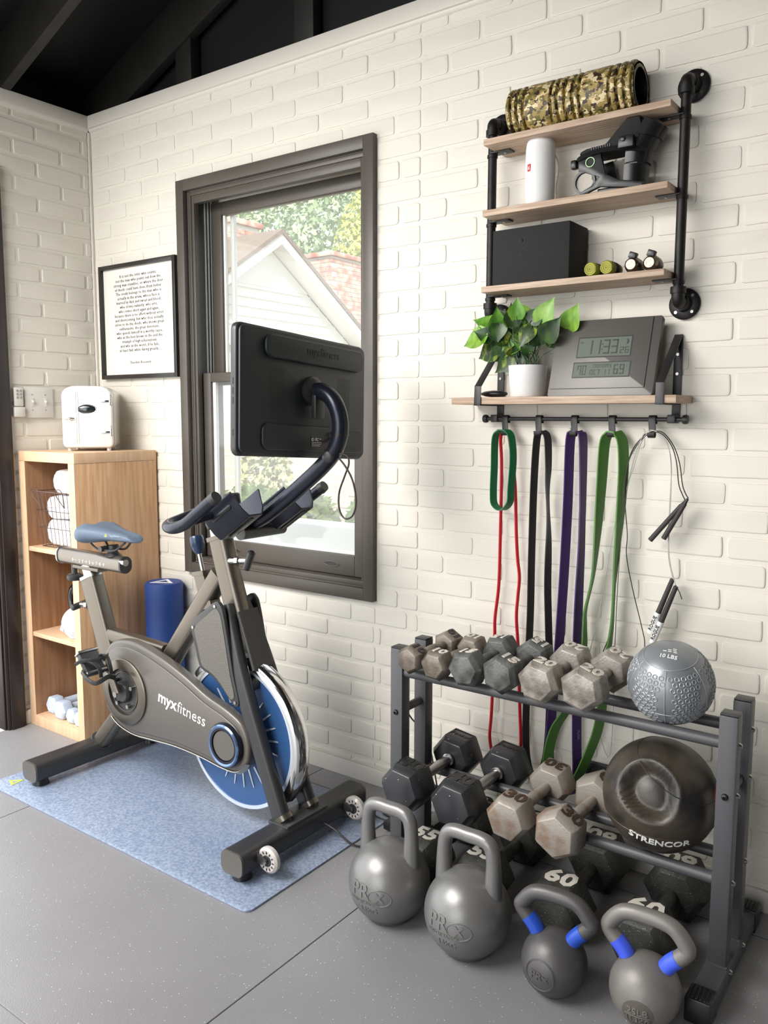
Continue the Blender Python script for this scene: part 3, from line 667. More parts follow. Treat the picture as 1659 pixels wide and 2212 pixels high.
# white cylindrical speaker
sx, sy, sz = 2.134, -.082, SZ[1]+STK
sp_ = thing('cylinder_speaker', (sx, sy, sz), 'white fabric cylinder speaker upright on the middle shelf', 'speaker')
M_spk = mat('white_speaker_mesh', (224, 224, 222), .75, bump=.4, bscale=900)
MB().lathe([(0, .0005), (.031, .0005), (.036, .006), (.0375, .012), (.0395, .03), (.0405, .09), (.0395, .15), (.0375, .166), (.036, .171)], (sx, sy, sz), (0, 0, 1), 40).build('body', M_spk, sp_)
MB().lathe([(.036, .1712), (.034, .176), (.028, .1775), (.022, .174), (0, .174)], (sx, sy, sz), (0, 0, 1), 36).build('end_cap', mat('white_speaker_rubber', (226, 226, 224), .5), sp_)
a_ = math.radians(-112); n_ = V(math.cos(a_), math.sin(a_), 0); xd = V(-n_.y, n_.x, 0)
def curved(th0, zc, rad):
    return lambda a, b, c: V(sx+(rad+c)*math.cos(th0+a/rad), sy+(rad+c)*math.sin(th0+a/rad), zc+b)
cf = curved(a_, sz+.098, .0408)
bd = MB(); g_ = [(-.006+.012*k/4) for k in range(5)]
for i in range(4): bd.add([cf(g_[i], -.0095, .0003), cf(g_[i+1], -.0095, .0003), cf(g_[i+1], .0095, .0003), cf(g_[i], .0095, .0003)], [(0, 1, 2, 3)])
bo = bd.build('badge', M_red, sp_)
MB().text('JBL', .0075, lambda a, b, c, f_=curved(a_, sz+.098, .0414): f_(-b, a, c), bold=.02, depth=.0004).build('badge_lettering', M_white, sp_, smooth=0)
MB().tube(crv([V(sx+.037, sy+.012, sz+.135), V(sx+.050, sy+.008, sz+.10), V(sx+.045, sy+.006, sz+.05), V(sx+.046, sy+.006, sz+.01), V(sx+.041, sy+.01, sz+.004)], 5), .0016, 6).build('cord_loop', mat('grey_cord', (140, 134, 126), .7), sp_)
# snowboard-style binding
bx, bz = 2.262, SZ[1]+STK
bi = thing('strap_binding', (2.345, -.078, bz), 'black strap binding with high back and pale green ring on the middle shelf', 'binding')
def XZ(d0, d1, pts, name, m=M_blackpl, bevel=.002, par=None, n=0):
    P = [(p[0], p[1]) for p in (crv([(a, b, 0) for a, b in pts], n, True) if n else [V(a, b, 0) for a, b in pts])]
    return MB().prism(P, lambda a, b, d: V(bx+a, d, bz+b), d0, d1).build(name, m, par or bi, bevel=bevel)
side_p = [(-.002, .006), (.008, .0), (.05, .012), (.09, .010), (.15, .0), (.168, .0), (.172, .03), (.14, .055), (.10, .05), (.085, .028), (.06, .05), (.052, .098), (-.004, .092), (-.003, .062), (.004, .055), (.0, .03), (.018, .022)]
XZ(-.128, -.118, [(.0, .005), (.008, .0), (.06, .016), (.155, .001), (.17, .001), (.172, .012), (.11, .026), (.075, .045), (.065, .08), (.06, .1), (.0, .092), (.002, .062), (.018, .058), (.06, .04), (.035, .02), (.02, .014)], 'base_side', bevel=.001)
XZ(-.04, -.03, [(.0, .005), (.008, .0), (.06, .016), (.155, .001), (.17, .001), (.172, .012), (.11, .026), (.075, .045), (.065, .08), (.06, .1), (.0, .092), (.002, .062), (.018, .058), (.06, .04), (.035, .02), (.02, .014)], 'base_side', bevel=.001)
MB().box(bx+.05, bx+.155, -.118, -.04, bz+.002, bz+.014).build('base_plate', M_blackpl, bi, bevel=.003)
MB().lathe([(.024, 0), (.030, .0), (.030, .01), (.024, .01), (.024, 0)], (bx+.018, -.1275, bz+.034), (0, 1, 0), 28).build('toe_ring', M_blackpl, bi)
MB().lathe([(.0105, 0), (.0125, 0), (.0125, .002), (.0105, .002), (.0105, 0)], (bx+.034, -.1305, bz+.080), (0, 1, 0), 28).build('green_ring', mat('pale_green_plastic', (176, 210, 164), .5), bi)
hb = MB()                                      # heel cup and high back: a curved shell
for (z0, z1, r0, r1, dx0, dx1) in ((.012, .062, .036, .037, .13, .132), (.066, .098, .038, .041, .134, .138)):
    for k in range(10):
        a0, a1 = math.radians(-110+22*k), math.radians(-110+22*(k+1))
        q = lambda a, r, dx, zz: V(bx+dx+r*math.cos(a), -.079+r*1.15*math.sin(a), bz+zz)
        hb.add([q(a0, r0, dx0, z0), q(a1, r0, dx0, z0), q(a1, r1, dx1, z1), q(a0, r1, dx1, z1), q(a0, r0-.006, dx0, z0), q(a1, r0-.006, dx0, z0), q(a1, r1-.006, dx1, z1), q(a0, r1-.006, dx1, z1)], [(0, 1, 2, 3), (5, 4, 7, 6), (3, 2, 6, 7), (1, 0, 4, 5)])
hb.build('heel_cup', M_blackpl, bi)
hk = MB()
for k in range(10):
    a0, a1 = math.radians(-100+20*k), math.radians(-100+20*(k+1))
    def q(a, t, r): return V(bx+.135+.04*t+r*math.cos(a), -.079+r*1.1*math.sin(a), bz+.095+.068*t-.02*t*math.cos(a))
    for t0, t1 in ((0, .5), (.5, 1)):
        hk.add([q(a0, t0, .044), q(a1, t0, .044), q(a1, t1, .038), q(a0, t1, .038), q(a0, t0, .038), q(a1, t0, .038), q(a1, t1, .032), q(a0, t1, .032)], [(0, 1, 2, 3), (5, 4, 7, 6), (3, 2, 6, 7), (1, 0, 4, 5)])
hk.build('high_back', M_blackpl, bi)
XZ(-.124, -.034, [(.02, .117), (.07, .12), (.115, .165), (.142, .188), (.155, .184), (.158, .165), (.165, .14), (.15, .108), (.08, .104), (.0, .104), (.004, .112)], 'padded_strap', M_matteb, .006)
for k in range(9): XZ(-.1262, -.1235, [(.034+k*.006, .106), (.0365+k*.006, .106), (.0365+k*.006, .118), (.034+k*.006, .118)], 'strap_rib', M_blackpl, 0)
MB().sweep(crv([V(bx-.012, -.10, bz+.085), V(bx+.0, -.126, bz+.092), V(bx+.05, -.131, bz+.103), V(bx+.12, -.131, bz+.100), V(bx+.172, -.118, bz+.09)], 5), [(-.0065, -.0015), (.0065, -.0015), (.0065, .0015), (-.0065, .0015)], (0, 0, 1)).build('ladder_strap', M_blackpl, bi)
bu = MB(); bu.box(bx+.112, bx+.150, -.146, -.130, bz+.096, bz+.124); bu.cyl((bx+.125, -.15, bz+.116), (bx+.125, -.146, bz+.116), .006, n=14); bu.build('ratchet_buckle', M_blackpl, bi, bevel=.003)
MB().box(bx-.018, bx-.002, -.135, -.115, bz+.07, bz+.092).build('toe_buckle', M_blackpl, bi, bevel=.004)
MB().box(bx+.15, bx+.174, -.1135, -.05, bz+.128, bz+.146).build('back_lip', M_blackpl, bi, bevel=.003)
# black foam box, two wrap rolls, two small chrome bells
bxo = thing('black_foam_block', (2.132, -.07, SZ[2]+STK), 'large matte black foam block on the lowest oak board', 'foam block')
bb = MB().box(2.0185, 2.246, -.131, -.012, SZ[2]+STK+.0003, SZ[2]+STK+.149).build('block', M_matteb, bxo, bevel=.0015)
rl = MB(); RG = random.Random(2)
for q in range(5):                              # worn raised characters, no longer legible
    zq = SZ[2]+STK+.036+q*.017
    for _ in range(3):
        xq, dz = 2.098+RG.uniform(0, .012), RG.uniform(0, .008)
        if RG.random() < .5: rl.box(xq, xq+.008, -.1316, -.1308, zq+dz, zq+dz+.002)
        else: rl.box(xq, xq+.002, -.1316, -.1308, zq+dz, zq+dz+.007)
rl.build('embossed_lettering', mat('slightly_glossy_black', (20, 20, 20), .7), bb, smooth=0)
M_wrap = mat('olive_wrap_fabric', (150, 152, 60), .8, col2=(116, 116, 44), vscale=40, bump=.5, bscale=300)
for x, lab in ((2.308, 'left rolled olive green wrap beside the black foam block'), (2.351, 'right rolled olive green wrap next to the chrome bells')):
    r_ = thing('rolled_wrap', (x, -.1, SZ[2]+STK), lab, 'rolled wrap', 'olive wrap rolls'); zc = SZ[2]+STK+.0182
    MB().lathe([(0, 0), (.015, 0), (.0175, .003), (.0178, .03), (.0175, .07), (.0, .072)], (x, -.138, zc), (0, 1, 0), 24).build('roll', M_wrap, r_)
    MB().tube([V(x+(.002+.0145*q/44)*math.cos(q*.42), -.1383, zc+(.002+.0145*q/44)*math.sin(q*.42)) for q in range(45)], .0009, 5).build('coil_edge', mat('olive_edge', (196, 192, 96), .8) if 'olive_edge' not in MATS else MATS['olive_edge'], r_)
    MB().lathe([(.0179, .028), (.0187, .029), (.0187, .052), (.0179, .053)], (x, -.138, zc), (0, 1, 0), 24).build('dark_band', M_matteb, r_)
for x, lab in ((2.410, 'left small chrome ball weight with black cap on the lowest board'), (2.457, 'right small chrome ball weight with black cap beside the pipe')):
    g = thing('chrome_bell', (x, -.11, SZ[2]+STK), lab, 'ball weight', 'small chrome weights'); z0 = SZ[2]+STK
    MB().lathe([(0, -.0205), (.011, -.0185), (.017, -.012), (.0205, 0), (.017, .012), (.0125, .0165)], (x, -.11, z0+.0207), (0, -1, 0), 32).build('ball', mat('hammered_chrome', (128, 118, 108), .34, metal=1, bump=.5, bscale=120) if 'hammered_chrome' not in MATS else MATS['hammered_chrome'], g)
    MB().lathe([(.0205, 0), (.0208, .006), (.0195, .03), (.015, .05), (0, .051)], (x, -.11, z0+.0209), (0, 1, 0), 28).build('sleeve', M_blackpl, g)
    MB().obox((x+.001, -.112, z0+.044), (.019, .018, .016), Matrix.Rotation(.35, 3, 'Y')).build('cap', M_blackpl, g, bevel=.002)
# ------------------------------------------------------------------ lower shelf with flat-bar brackets and hook rail
ls = thing('bracket_shelf', (2.22, -.02, 1.27), 'small oak wall shelf on black flat-bar brackets with a hook rail', 'wall shelf')
LZ = 1.333
MB().box(1.897, 2.542, -.142, -.0065, LZ-.02, LZ).build('board', M_shelf, ls, bevel=.001)
for x in (1.985, 2.502):
    w_ = .0105
    g = MB(); prof_ = [(-w_, -.0016), (w_, -.0016), (w_, .0016), (-w_, .0016)]
    g.box(x-w_, x+w_, -.0095, BW, 1.275, 1.49)                                   # wall leg
    g.sweep([V(x, -.0085, 1.49), V(x, -.143, LZ+.03), V(x, -.1455, LZ-.018), V(x, -.1455, LZ-.0225)], prof_, (1, 0, 0))
    g.box(x-w_, x+w_, -.147, -.0095, LZ-.0235, LZ-.0202)
    g.build('bracket', M_blackp, ls, bevel=.0004)
    for z in (1.44, 1.39): MB().cyl((x, -.0095, z), (x, -.012, z), .004, n=10).build('screw', M_steel, ls)
    c = MB(); c.box(x-.011, x+.011, -.048, -.0095, 1.262, 1.284); c.build('rail_clamp', M_blackp, ls, bevel=.003)
RY, RZ = -.036, 1.272
MB().cyl((1.955, RY, RZ), (2.535, RY, RZ), .0058, n=14).build('rail', M_blackp, ls)
for x in (1.952, 2.536): MB().lathe([(0, -.007), (.011, -.006), (.0125, 0), (.011, .006), (0, .007)], (x, RY, RZ), (1, 0, 0), 20).build('knob', M_blackp, ls)
HK = (2.02, 2.127, 2.235, 2.343, 2.452)
for i, x in enumerate(HK):
    lab = ['first flat black hook on the rail, holding the red band', 'second flat black hook, holding the black band', 'third flat black hook, holding the purple band', 'fourth flat black hook, holding the green long band', 'last flat black hook at the right, holding the jump ropes'][i]
    pth = [V(x, RY+.0075, RZ-.012), V(x, RY+.0085, RZ+.003), V(x, RY+.003, RZ+.0095), V(x, RY-.005, RZ+.0085), V(x, RY-.0085, RZ), V(x+.002, RY-.0095, RZ-.02), V(x+.004, RY-.011, RZ-.040), V(x+.004, RY-.016, RZ-.047), V(x+.004, RY-.024, RZ-.043), V(x+.004, RY-.0255, RZ-.034)]
    tag(MB().sweep(crv(pth, 4), rrect(.019, .0026, .001, 2), (1, 0, 0)).build('flat_hook', M_blackp), lab, 'hook', 'flat hooks on the rail')
# potted plant
pt = thing('potted_plant', (2.108, -.078, LZ), 'green and yellow pothos in a white round pot on the bracket shelf', 'potted plant')
MB().lathe([(0, .0006), (.047, .0006), (.049, .003), (.0545, .088), (.0525, .088), (.050, .075), (0, .075)], (2.108, -.078, LZ), (0, 0, 1), 44).build('pot', mat('white_ceramic_pot', (224, 223, 221), .4), pt)
MB().lathe([(0, .004), (.03, .003), (.0502, 0)], (2.108, -.078, LZ+.074), (0, 0, 1), 24).build('soil', mat('dark_potting_soil', (52, 42, 34), .95, bump=.8, bscale=200), pt)
def leafmat(name, c1, c2, lo, hi):
    m = mat(name, c1, .38, col2=c2, vscale=60, stretch=(1, .5, .5), vlo=lo, vhi=hi, spec=.5); return m
ML = [leafmat('fresh_green_leaf', (72, 128, 38), (112, 158, 56), .35, .62), leafmat('dark_variegated_leaf', (40, 66, 26), (134, 150, 52), .36, .5), leafmat('lime_leaf', (134, 172, 62), (88, 140, 44), .35, .6), leafmat('deep_green_leaf', (30, 54, 24), (58, 92, 38), .35, .6)]
LEAF = [(2.019, 1.524, 1.949, 1.563, 0), (1.998, 1.511, 1.971, 1.564, 2), (1.998, 1.507, 1.911, 1.491, 2), (2.024, 1.479, 1.939, 1.451, 1), (2.019, 1.522, 2.036, 1.573, 0), (2.068, 1.500, 2.052, 1.579, 0), (2.089, 1.545, 2.097, 1.598, 0), (2.089, 1.532, 2.142, 1.56, 0), (2.150, 1.528, 2.187, 1.595, 2), (2.215, 1.515, 2.252, 1.572, 2), (2.147, 1.532, 2.16, 1.498, 0), (2.053, 1.49, 2.018, 1.515, 1), (2.085, 1.498, 2.036, 1.45, 0), (2.086, 1.458, 2.022, 1.406, 1), (2.10, 1.484, 2.088, 1.522, 3), (2.134, 1.525, 2.106, 1.475, 1), (2.146, 1.474, 2.143, 1.52, 3), (2.178, 1.467, 2.19, 1.515, 3), (2.16, 1.488, 2.213, 1.537, 3), (2.126, 1.452, 2.10, 1.476, 3), (2.032, 1.54, 2.034, 1.488, 3), (2.064, 1.447, 2.085, 1.472, 1), (2.085, 1.552, 2.046, 1.528, 3), (2.098, 1.50, 2.112, 1.46, 1), (2.045, 1.535, 2.02, 1.58, 3), (2.07, 1.525, 2.075, 1.585, 1), (2.12, 1.535, 2.155, 1.575, 3), (2.01, 1.50, 1.965, 1.52, 3), (2.04, 1.47, 2.0, 1.435, 3), (2.12, 1.50, 2.165, 1.50, 1), (2.06, 1.50, 2.075, 1.452, 0), (2.10, 1.545, 2.07, 1.60, 2)]
RL = random.Random(5)
for i, (x0, z0, x1, z1, k) in enumerate(LEAF):
    dep = -.078+RL.uniform(-.035, .02); base = V(x0, dep, z0); tip = V(x1, dep-RL.uniform(-.01, .035), z1); ax = tip-base; L = ax.length; ax.normalize()
    view = (CAM-base).normalized(); nrm = (view+V(RL.uniform(-.35, .35), RL.uniform(-.2, .2), RL.uniform(.1, .6))); nrm = (nrm-ax*nrm.dot(ax)).normalized(); sdv = ax.cross(nrm)
    L *= 1.08; wd = L*(.38 if L > .06 else .46); rowsN = 9; vs_ = []; fs_ = []
    shp = [.0, .66, .96, 1.0, .93, .80, .60, .36, .13, 0]
    for a in range(10):
        t_ = a/9; wv = wd*shp[a]; bend = -.22*L*t_*t_
        back = -.07*L if a == 1 else 0
        for q in (-1, -.5, 0, .5, 1):
            vs_.append(base+ax*(L*t_+(back if abs(q) == 1 else 0))+sdv*wv*q+nrm*(bend+abs(q)*wv*.28))
    for a in range(9):
        for q in range(4): fs_.append((a*5+q, a*5+q+1, (a+1)*5+q+1, (a+1)*5+q))
    MB().add(vs_, fs_).build('leaf', ML[k], pt, smooth=60)
    root = V(2.108+RL.uniform(-.025, .025), -.078+RL.uniform(-.02, .02), LZ+.074)
    MB().tube(crv([root, root*.5+base*.5+V(RL.uniform(-.01, .01), 0, .012), base, base+ax*L*.15], 5), .0013, 5).build('stem', MATS['deep_green_leaf'], pt)
# digital clock leaning on the wall
ck = thing('digital_clock', (2.33, -.1, LZ), 'grey digital wall clock leaning on the bracket shelf', 'clock')
cO = V(2.330, -.117, LZ+.0006); cU = V(0, .064, .206).normalized(); cX = V(1, 0, 0); cF = flat(cO, cX, cU)      # +c is towards the room
CW, CHt = .288, .214
M_ckf = mat('dark_grey_clock_face', (92, 90, 86), .4, metal=.35, bump=.1, bscale=400); M_lcd = mat('lcd_grey_green', (78, 88, 76), .5); M_seg = mat('lcd_segment_black', (20, 22, 20), .4)
bodyc = MB().prism([(a, b+CHt/2) for a, b in rrect(CW, CHt, .006)], cF, -.02, 0).build('body', M_ckf, ck, bevel=.0015)
MB().prism([(a-.010, b+CHt/2+.009) for a, b in rrect(CW-.026, CHt-.022, .003)], cF, .0, .003).build('face_panel', M_ckf, ck, bevel=.001)
def lcd(x0, x1, y0, y1):
    MB().prism([(x0-.003, y0-.003), (x1+.003, y0-.003), (x1+.003, y1+.003), (x0-.003, y1+.003)], cF, .003, .0034).build('display_bezel', M_blackpl, ck, smooth=0)
    return MB().prism([(x0, y0), (x1, y0), (x1, y1), (x0, y1)], cF, .0034, .0038).build('display', M_lcd, ck, smooth=0)
L1 = lcd(-.072, .072, .108, .160); L2 = lcd(-.076, .076, .052, .090)
SEG = {'0': 'abcdef', '1': 'bc', '2': 'abged', '3': 'abgcd', '6': 'afgcde', '9': 'abcdfg', '7': 'abcf', '5': 'afgcd', '4': 'fgbc', 'D': 'abcdef', 'M': 'abcef', 'N': 'abcef', 'O': 'abcdef', 'A': 'abcefg', 'Y': 'fgbcd', 'C': 'adef', 'T': 'a|'}
def seg7(m, ch, x, y, w_, h_, t_):
    P = {'a': (x, y+h_-t_, x+w_, y+h_), 'g': (x, y+h_/2-t_/2, x+w_, y+h_/2+t_/2), 'd': (x, y, x+w_, y+t_), 'f': (x, y+h_/2, x+t_, y+h_), 'b': (x+w_-t_, y+h_/2, x+w_, y+h_), 'e': (x, y, x+t_, y+h_/2), 'c': (x+w_-t_, y, x+w_, y+h_/2), '|': (x+w_/2-t_/2, y, x+w_/2+t_/2, y+h_)}
    for s in SEG.get(ch, ''):
        a, b, c, d = P[s]; g = t_*.12
        m.prism([(a+g, b+g), (c-g, b+g), (c-g, d-g), (a+g, d-g)], cF, .0038, .0042)
m = MB()
for ch, x in (('1', -.050), ('1', -.027), ('3', -.002), ('3', .020)): seg7(m, ch, x, .114, .018, .040, .0045)
for y in (.126, .140): m.prism([(-.0065, y), (-.0035, y), (-.0035, y+.003), (-.0065, y+.003)], cF, .0038, .0042)
seg7(m, '2', .044, .114, .0105, .018, .0024); seg7(m, '6', .0575, .114, .0105, .018, .0024)
m.text('AM', .007, lambda a, b, c: cF(-.064+a, .148+b, .004+c), depth=.0003)
m.prism([(.058+.008*math.cos(q*PI/9-PI/2), .146+.008*math.sin(q*PI/9-PI/2)) for q in range(10)]+[(.058+.003*math.cos(PI/2-q*PI/9), .146+.008*math.sin(PI/2-q*PI/9)) for q in range(1, 9)], cF, .0038, .0042)
m.build('time_digits', M_seg, L1, smooth=0)
m = MB()
for ch, x in (('7', -.066), ('0', -.052)): seg7(m, ch, x, .057, .011, .027, .003)
for i, ch in enumerate('MONDAY'): seg7(m, ch, -.022+i*.0085, .0765, .0062, .0095, .0012)
for i, ch in enumerate('OCT'): seg7(m, ch, -.030+i*.0105, .057, .008, .014, .0018)
for i, ch in enumerate('11'): seg7(m, ch, .006+i*.0105, .057, .008, .014, .0018)
for ch, x in (('6', .034), ('9', .050)): seg7(m, ch, x, .057, .013, .027, .0034)
m.text('F', .007, lambda a, b, c: cF(.0695+a, .078+b, .004+c), depth=.0003)
m.build('date_digits', M_seg, L2, smooth=0)
# folded black sunglasses case beside the pot
gc = MB(); gc.lathe([(0, -.5), (.22, -.46), (.4, -.3), (.5, 0), (.4, .3), (.22, .46), (0, .5)], (0, 0, 0), (1, 0, 0), 20)
gc.xf(Matrix(((.082, 0, 0, 2.01), (0, .05, 0, -.092), (.0, 0, .020, LZ+.0104), (0, 0, 0, 1))))
tag(gc.build('glasses_case', M_blackpl), 'small flat black case lying left of the white pot', 'case')
# ------------------------------------------------------------------ resistance bands and jump ropes on the hooks
def bump01(z, c, w_): return math.exp(-((z-c)/w_)**2*2.2)
def band(name, pts, wid, thk, m, label, side=(.35, -1, 0), wob=None, cat='resistance band'):
    pth = crv([V(*p) for p in pts], 6, closed=True); n = len(pth); sd = []
    for i, p in enumerate(pth):
        a = (wob(p) if wob else 0); sd.append(Vector(side).normalized().lerp(V(.32, -.95, 0), a))
    return tag(MB().sweep(pth, [(-wid/2, -thk/2), (wid/2, -thk/2), (wid/2, thk/2), (-wid/2, thk/2)], sd, closed=True).build(name, m, smooth=50), label, cat, 'resistance bands on the hook rail')
YB = -.050
def loop(L, R, yl=-.046, yr=-.05, y_top=-.055): return [(x, yl-.0*0, z) for x, z in L]+[(x, yr, z) for x, z in reversed(R)]
M_rb = [mat('red_rubber', (196, 22, 40), .45), mat('black_rubber', (34, 33, 34), .5), mat('purple_rubber', (66, 40, 96), .5), mat('green_rubber', (74, 120, 50), .5), mat('dark_green_rubber', (14, 104, 62), .45)]
top = lambda x, z=1.2335: [(x-.011, z), (x, z+.0035), (x+.011, z)]
redp = [(2.012, 1.215), (2.007, 1.13), (2.007, .929), (2.005, .776), (1.994, .671), (1.994, .603), (1.988, .38), (1.983, .29), (2.0, .235), (2.04, .215), (2.075, .235), (2.089, .29), (2.084, .401), (2.074, .586), (2.066, .682), (2.069, .743), (2.073, .805), (2.066, .859), (2.06, .934), (2.052, 1.083), (2.043, 1.20), (2.034, 1.2335), (2.024, 1.2365)]
band('resistance_band', [(x, -.034 if z < 1.2 else -.052, z) for x, z in redp], .0085, .005, M_rb[0], 'thin red resistance band hanging from the first hook', side=(-.5, -1, 0))
grs = [(2.026, 1.2395), (2.012, 1.236), (1.998, 1.214), (1.9965, 1.13), (1.995, 1.055), (2.0, 1.02), (2.026, 1.006), (2.05, 1.029), (2.053, 1.073), (2.058, 1.157), (2.052, 1.215), (2.041, 1.235)]
band('resistance_band', [(x, -.060, z) for x, z in grs], .024, .0035, M_rb[4], 'short dark green loop band hanging over the red band', side=(-.45, -1, .0), cat='resistance band')
blk = [(2.122, 1.214), (2.116, 1.086), (2.114, .889), (2.114, .689), (2.109, .5), (2.108, .33), (2.118, .24), (2.14, .20), (2.165, .24), (2.18, .33), (2.182, .5), (2.173, .673), (2.167, .796), (2.166, .943), (2.159, 1.073), (2.160, 1.136), (2.156, 1.214), (2.145, 1.2345), (2.132, 1.2345)]
band('resistance_band', [(x, -.04, z) for x, z in blk], .0225, .0042, M_rb[1], 'black resistance band hanging from the second hook', side=(-.6, -1, 0), wob=lambda p: .8*bump01(p.z, 1.02, .16) if p.x > 2.14 else 0)
pur = [(2.224, 1.214), (2.222, 1.044), (2.217, .851), (2.211, .703), (2.206, .603), (2.196, .501), (2.187, .346), (2.187, .26), (2.20, .20), (2.235, .18), (2.266, .20), (2.273, .26), (2.269, .366), (2.263, .613), (2.263, .759), (2.266, .904), (2.266, .999), (2.266, 1.046), (2.262, 1.21), (2.252, 1.2345), (2.236, 1.2345)]
pb = band('resistance_band', [(x, -.04, z) for x, z in pur], .030, .0045, M_rb[2], 'purple resistance band hanging from the third hook', side=(-.6, -1, 0), wob=lambda p: .45*bump01(p.z, 1.0, .35) if p.x > 2.25 else 0)
MB().text('PRX', .016, flat((2.2745, -.040, .37), (0.0, 0, 1), (.15, 1, 0)), bold=.02, depth=.0012).build('lettering', mat('pale_purple_print', (120, 92, 152), .5), pb, smooth=0)
grn = [(2.326, 1.205), (2.321, 1.096), (2.314, .956), (2.305, .837), (2.286, .738), (2.285, .69), (2.283, .612), (2.249, .462), (2.205, .376), (2.186, .295), (2.183, .23), (2.20, .19), (2.24, .195), (2.275, .24), (2.314, .337), (2.339, .431), (2.354, .614), (2.36, .663), (2.365, .726), (2.368, .868), (2.375, .984), (2.381, 1.122), (2.377, 1.205), (2.364, 1.233), (2.352, 1.2375), (2.338, 1.232)]
band('resistance_band', [(x, -.046, z) for x, z in grn], .034, .0045, M_rb[3], 'wide green resistance band hanging from the fourth hook', side=(-.6, -1, 0), wob=lambda p: .85*bump01(p.z, .78, .34))
# jump ropes
M_cable = mat('black_cable', (38, 36, 36), .5); M_cableg = mat('grey_cable', (176, 174, 168), .5); M_grip = mat('dark_grip', (52, 48, 48), .6, bump=.5, bscale=300)
jr = thing('jump_rope', (2.46, -.05, 1.05), 'black cable jump rope with slim black handles on the last hook', 'jump rope')
HB = 1.2385
MB().tube(crv([V(2.549, -.05, 1.064), V(2.540, -.05, 1.081), V(2.530, -.05, 1.107), V(2.522, -.05, 1.163), V(2.507, -.05, 1.206), V(2.484, -.055, 1.234), V(2.462, -.059, HB), V(2.432, -.052, 1.222), V(2.402, -.05, 1.177), V(2.390, -.05, 1.122), V(2.388, -.045, 1.054), V(2.396, -.04, .963), V(2.396, -.04, .904), V(2.415, -.036, .813), V(2.442, -.03, .71), V(2.452, -.03, .66), V(2.44, -.03, .60), V(2.41, -.03, .55), V(2.37, -.03, .56), V(2.335, -.03, .61), V(2.352, -.03, .68), V(2.368, -.03, .86), V(2.385, -.035, 1.06), V(2.396, -.045, 1.17), V(2.43, -.05, 1.225), V(2.460, -.056, HB+.002), V(2.486, -.055, 1.238), V(2.512, -.05, 1.206), V(2.53, -.05, 1.16), V(2.541, -.05, 1.10), V(2.556, -.05, 1.07)], 5), .0014, 6).build('cable', M_cable, jr)
for (a, b) in (((2.549, -.05, 1.064), (2.462, -.05, .954)), ((2.556, -.056, 1.07), (2.499, -.056, .962))):
    a, b = Vector(a), Vector(b); MB().cyl(a, a.lerp(b, .12), .0035, .005, n=12).build('swivel', M_blackpl, jr); MB().cyl(a.lerp(b, .12), b, .0062, .007, n=14).build('handle', M_grip, jr)
jr2 = thing('jump_rope', (2.50, -.04, .85), 'grey cable jump rope with white-ended lettered handles hanging at the right', 'jump rope')
MB().tube(crv([V(2.523, -.044, .858), V(2.507, -.04, .926), V(2.506, -.04, 1.06), V(2.507, -.042, 1.149), V(2.498, -.046, 1.201), V(2.478, -.055, 1.232), V(2.458, -.0605, HB+.004), V(2.43, -.05, 1.215), V(2.405, -.04, 1.14), V(2.38, -.035, 1.06), V(2.356, -.03, .983), V(2.337, -.028, .85), V(2.313, -.028, .694), V(2.294, -.028, .594), V(2.31, -.028, .46), V(2.36, -.028, .32), V(2.37, -.028, .45), V(2.368, -.028, .62), V(2.374, -.032, .9), V(2.392, -.036, 1.1), V(2.43, -.055, 1.223), V(2.459, -.058, HB+.006), V(2.485, -.055, 1.227), V(2.503, -.05, 1.19), V(2.511, -.05, 1.1), V(2.512, -.05, .93), V(2.533, -.05, .842)], 5), .0012, 6).build('cable', M_cableg, jr2)
for (a, b, yy) in (((2.523, -.044, .855), (2.469, -.044, .702), 0), ((2.535, -.052, .838), (2.479, -.052, .678), 1)):
    a, b = Vector(a), Vector(b); hd = MB().cyl(a, a.lerp(b, .62), .0062, .0075, n=16).build('handle', M_grip, jr2); MB().cyl(a.lerp(b, .62), b, .0085, .0085, n=18).build('white_end', M_white, jr2)
    ax = (a-b).normalized(); nv = V(-.2, -1, .1); nv = (nv-ax*nv.dot(ax)).normalized(); xv = ax; yv = nv.cross(ax)
    MB().text('ROGUE', .0125, flat(a.lerp(b, .81)+nv*.0086, xv, yv), bold=.03, depth=.0008).build('lettering', M_ink, jr2, smooth=0, kind='stuff')
MB().tube([V(2.533, -.05, .842), V(2.545, -.05, .822), V(2.551, -.05, .806)], .0013, 6).build('cable_end', M_cable, jr2)
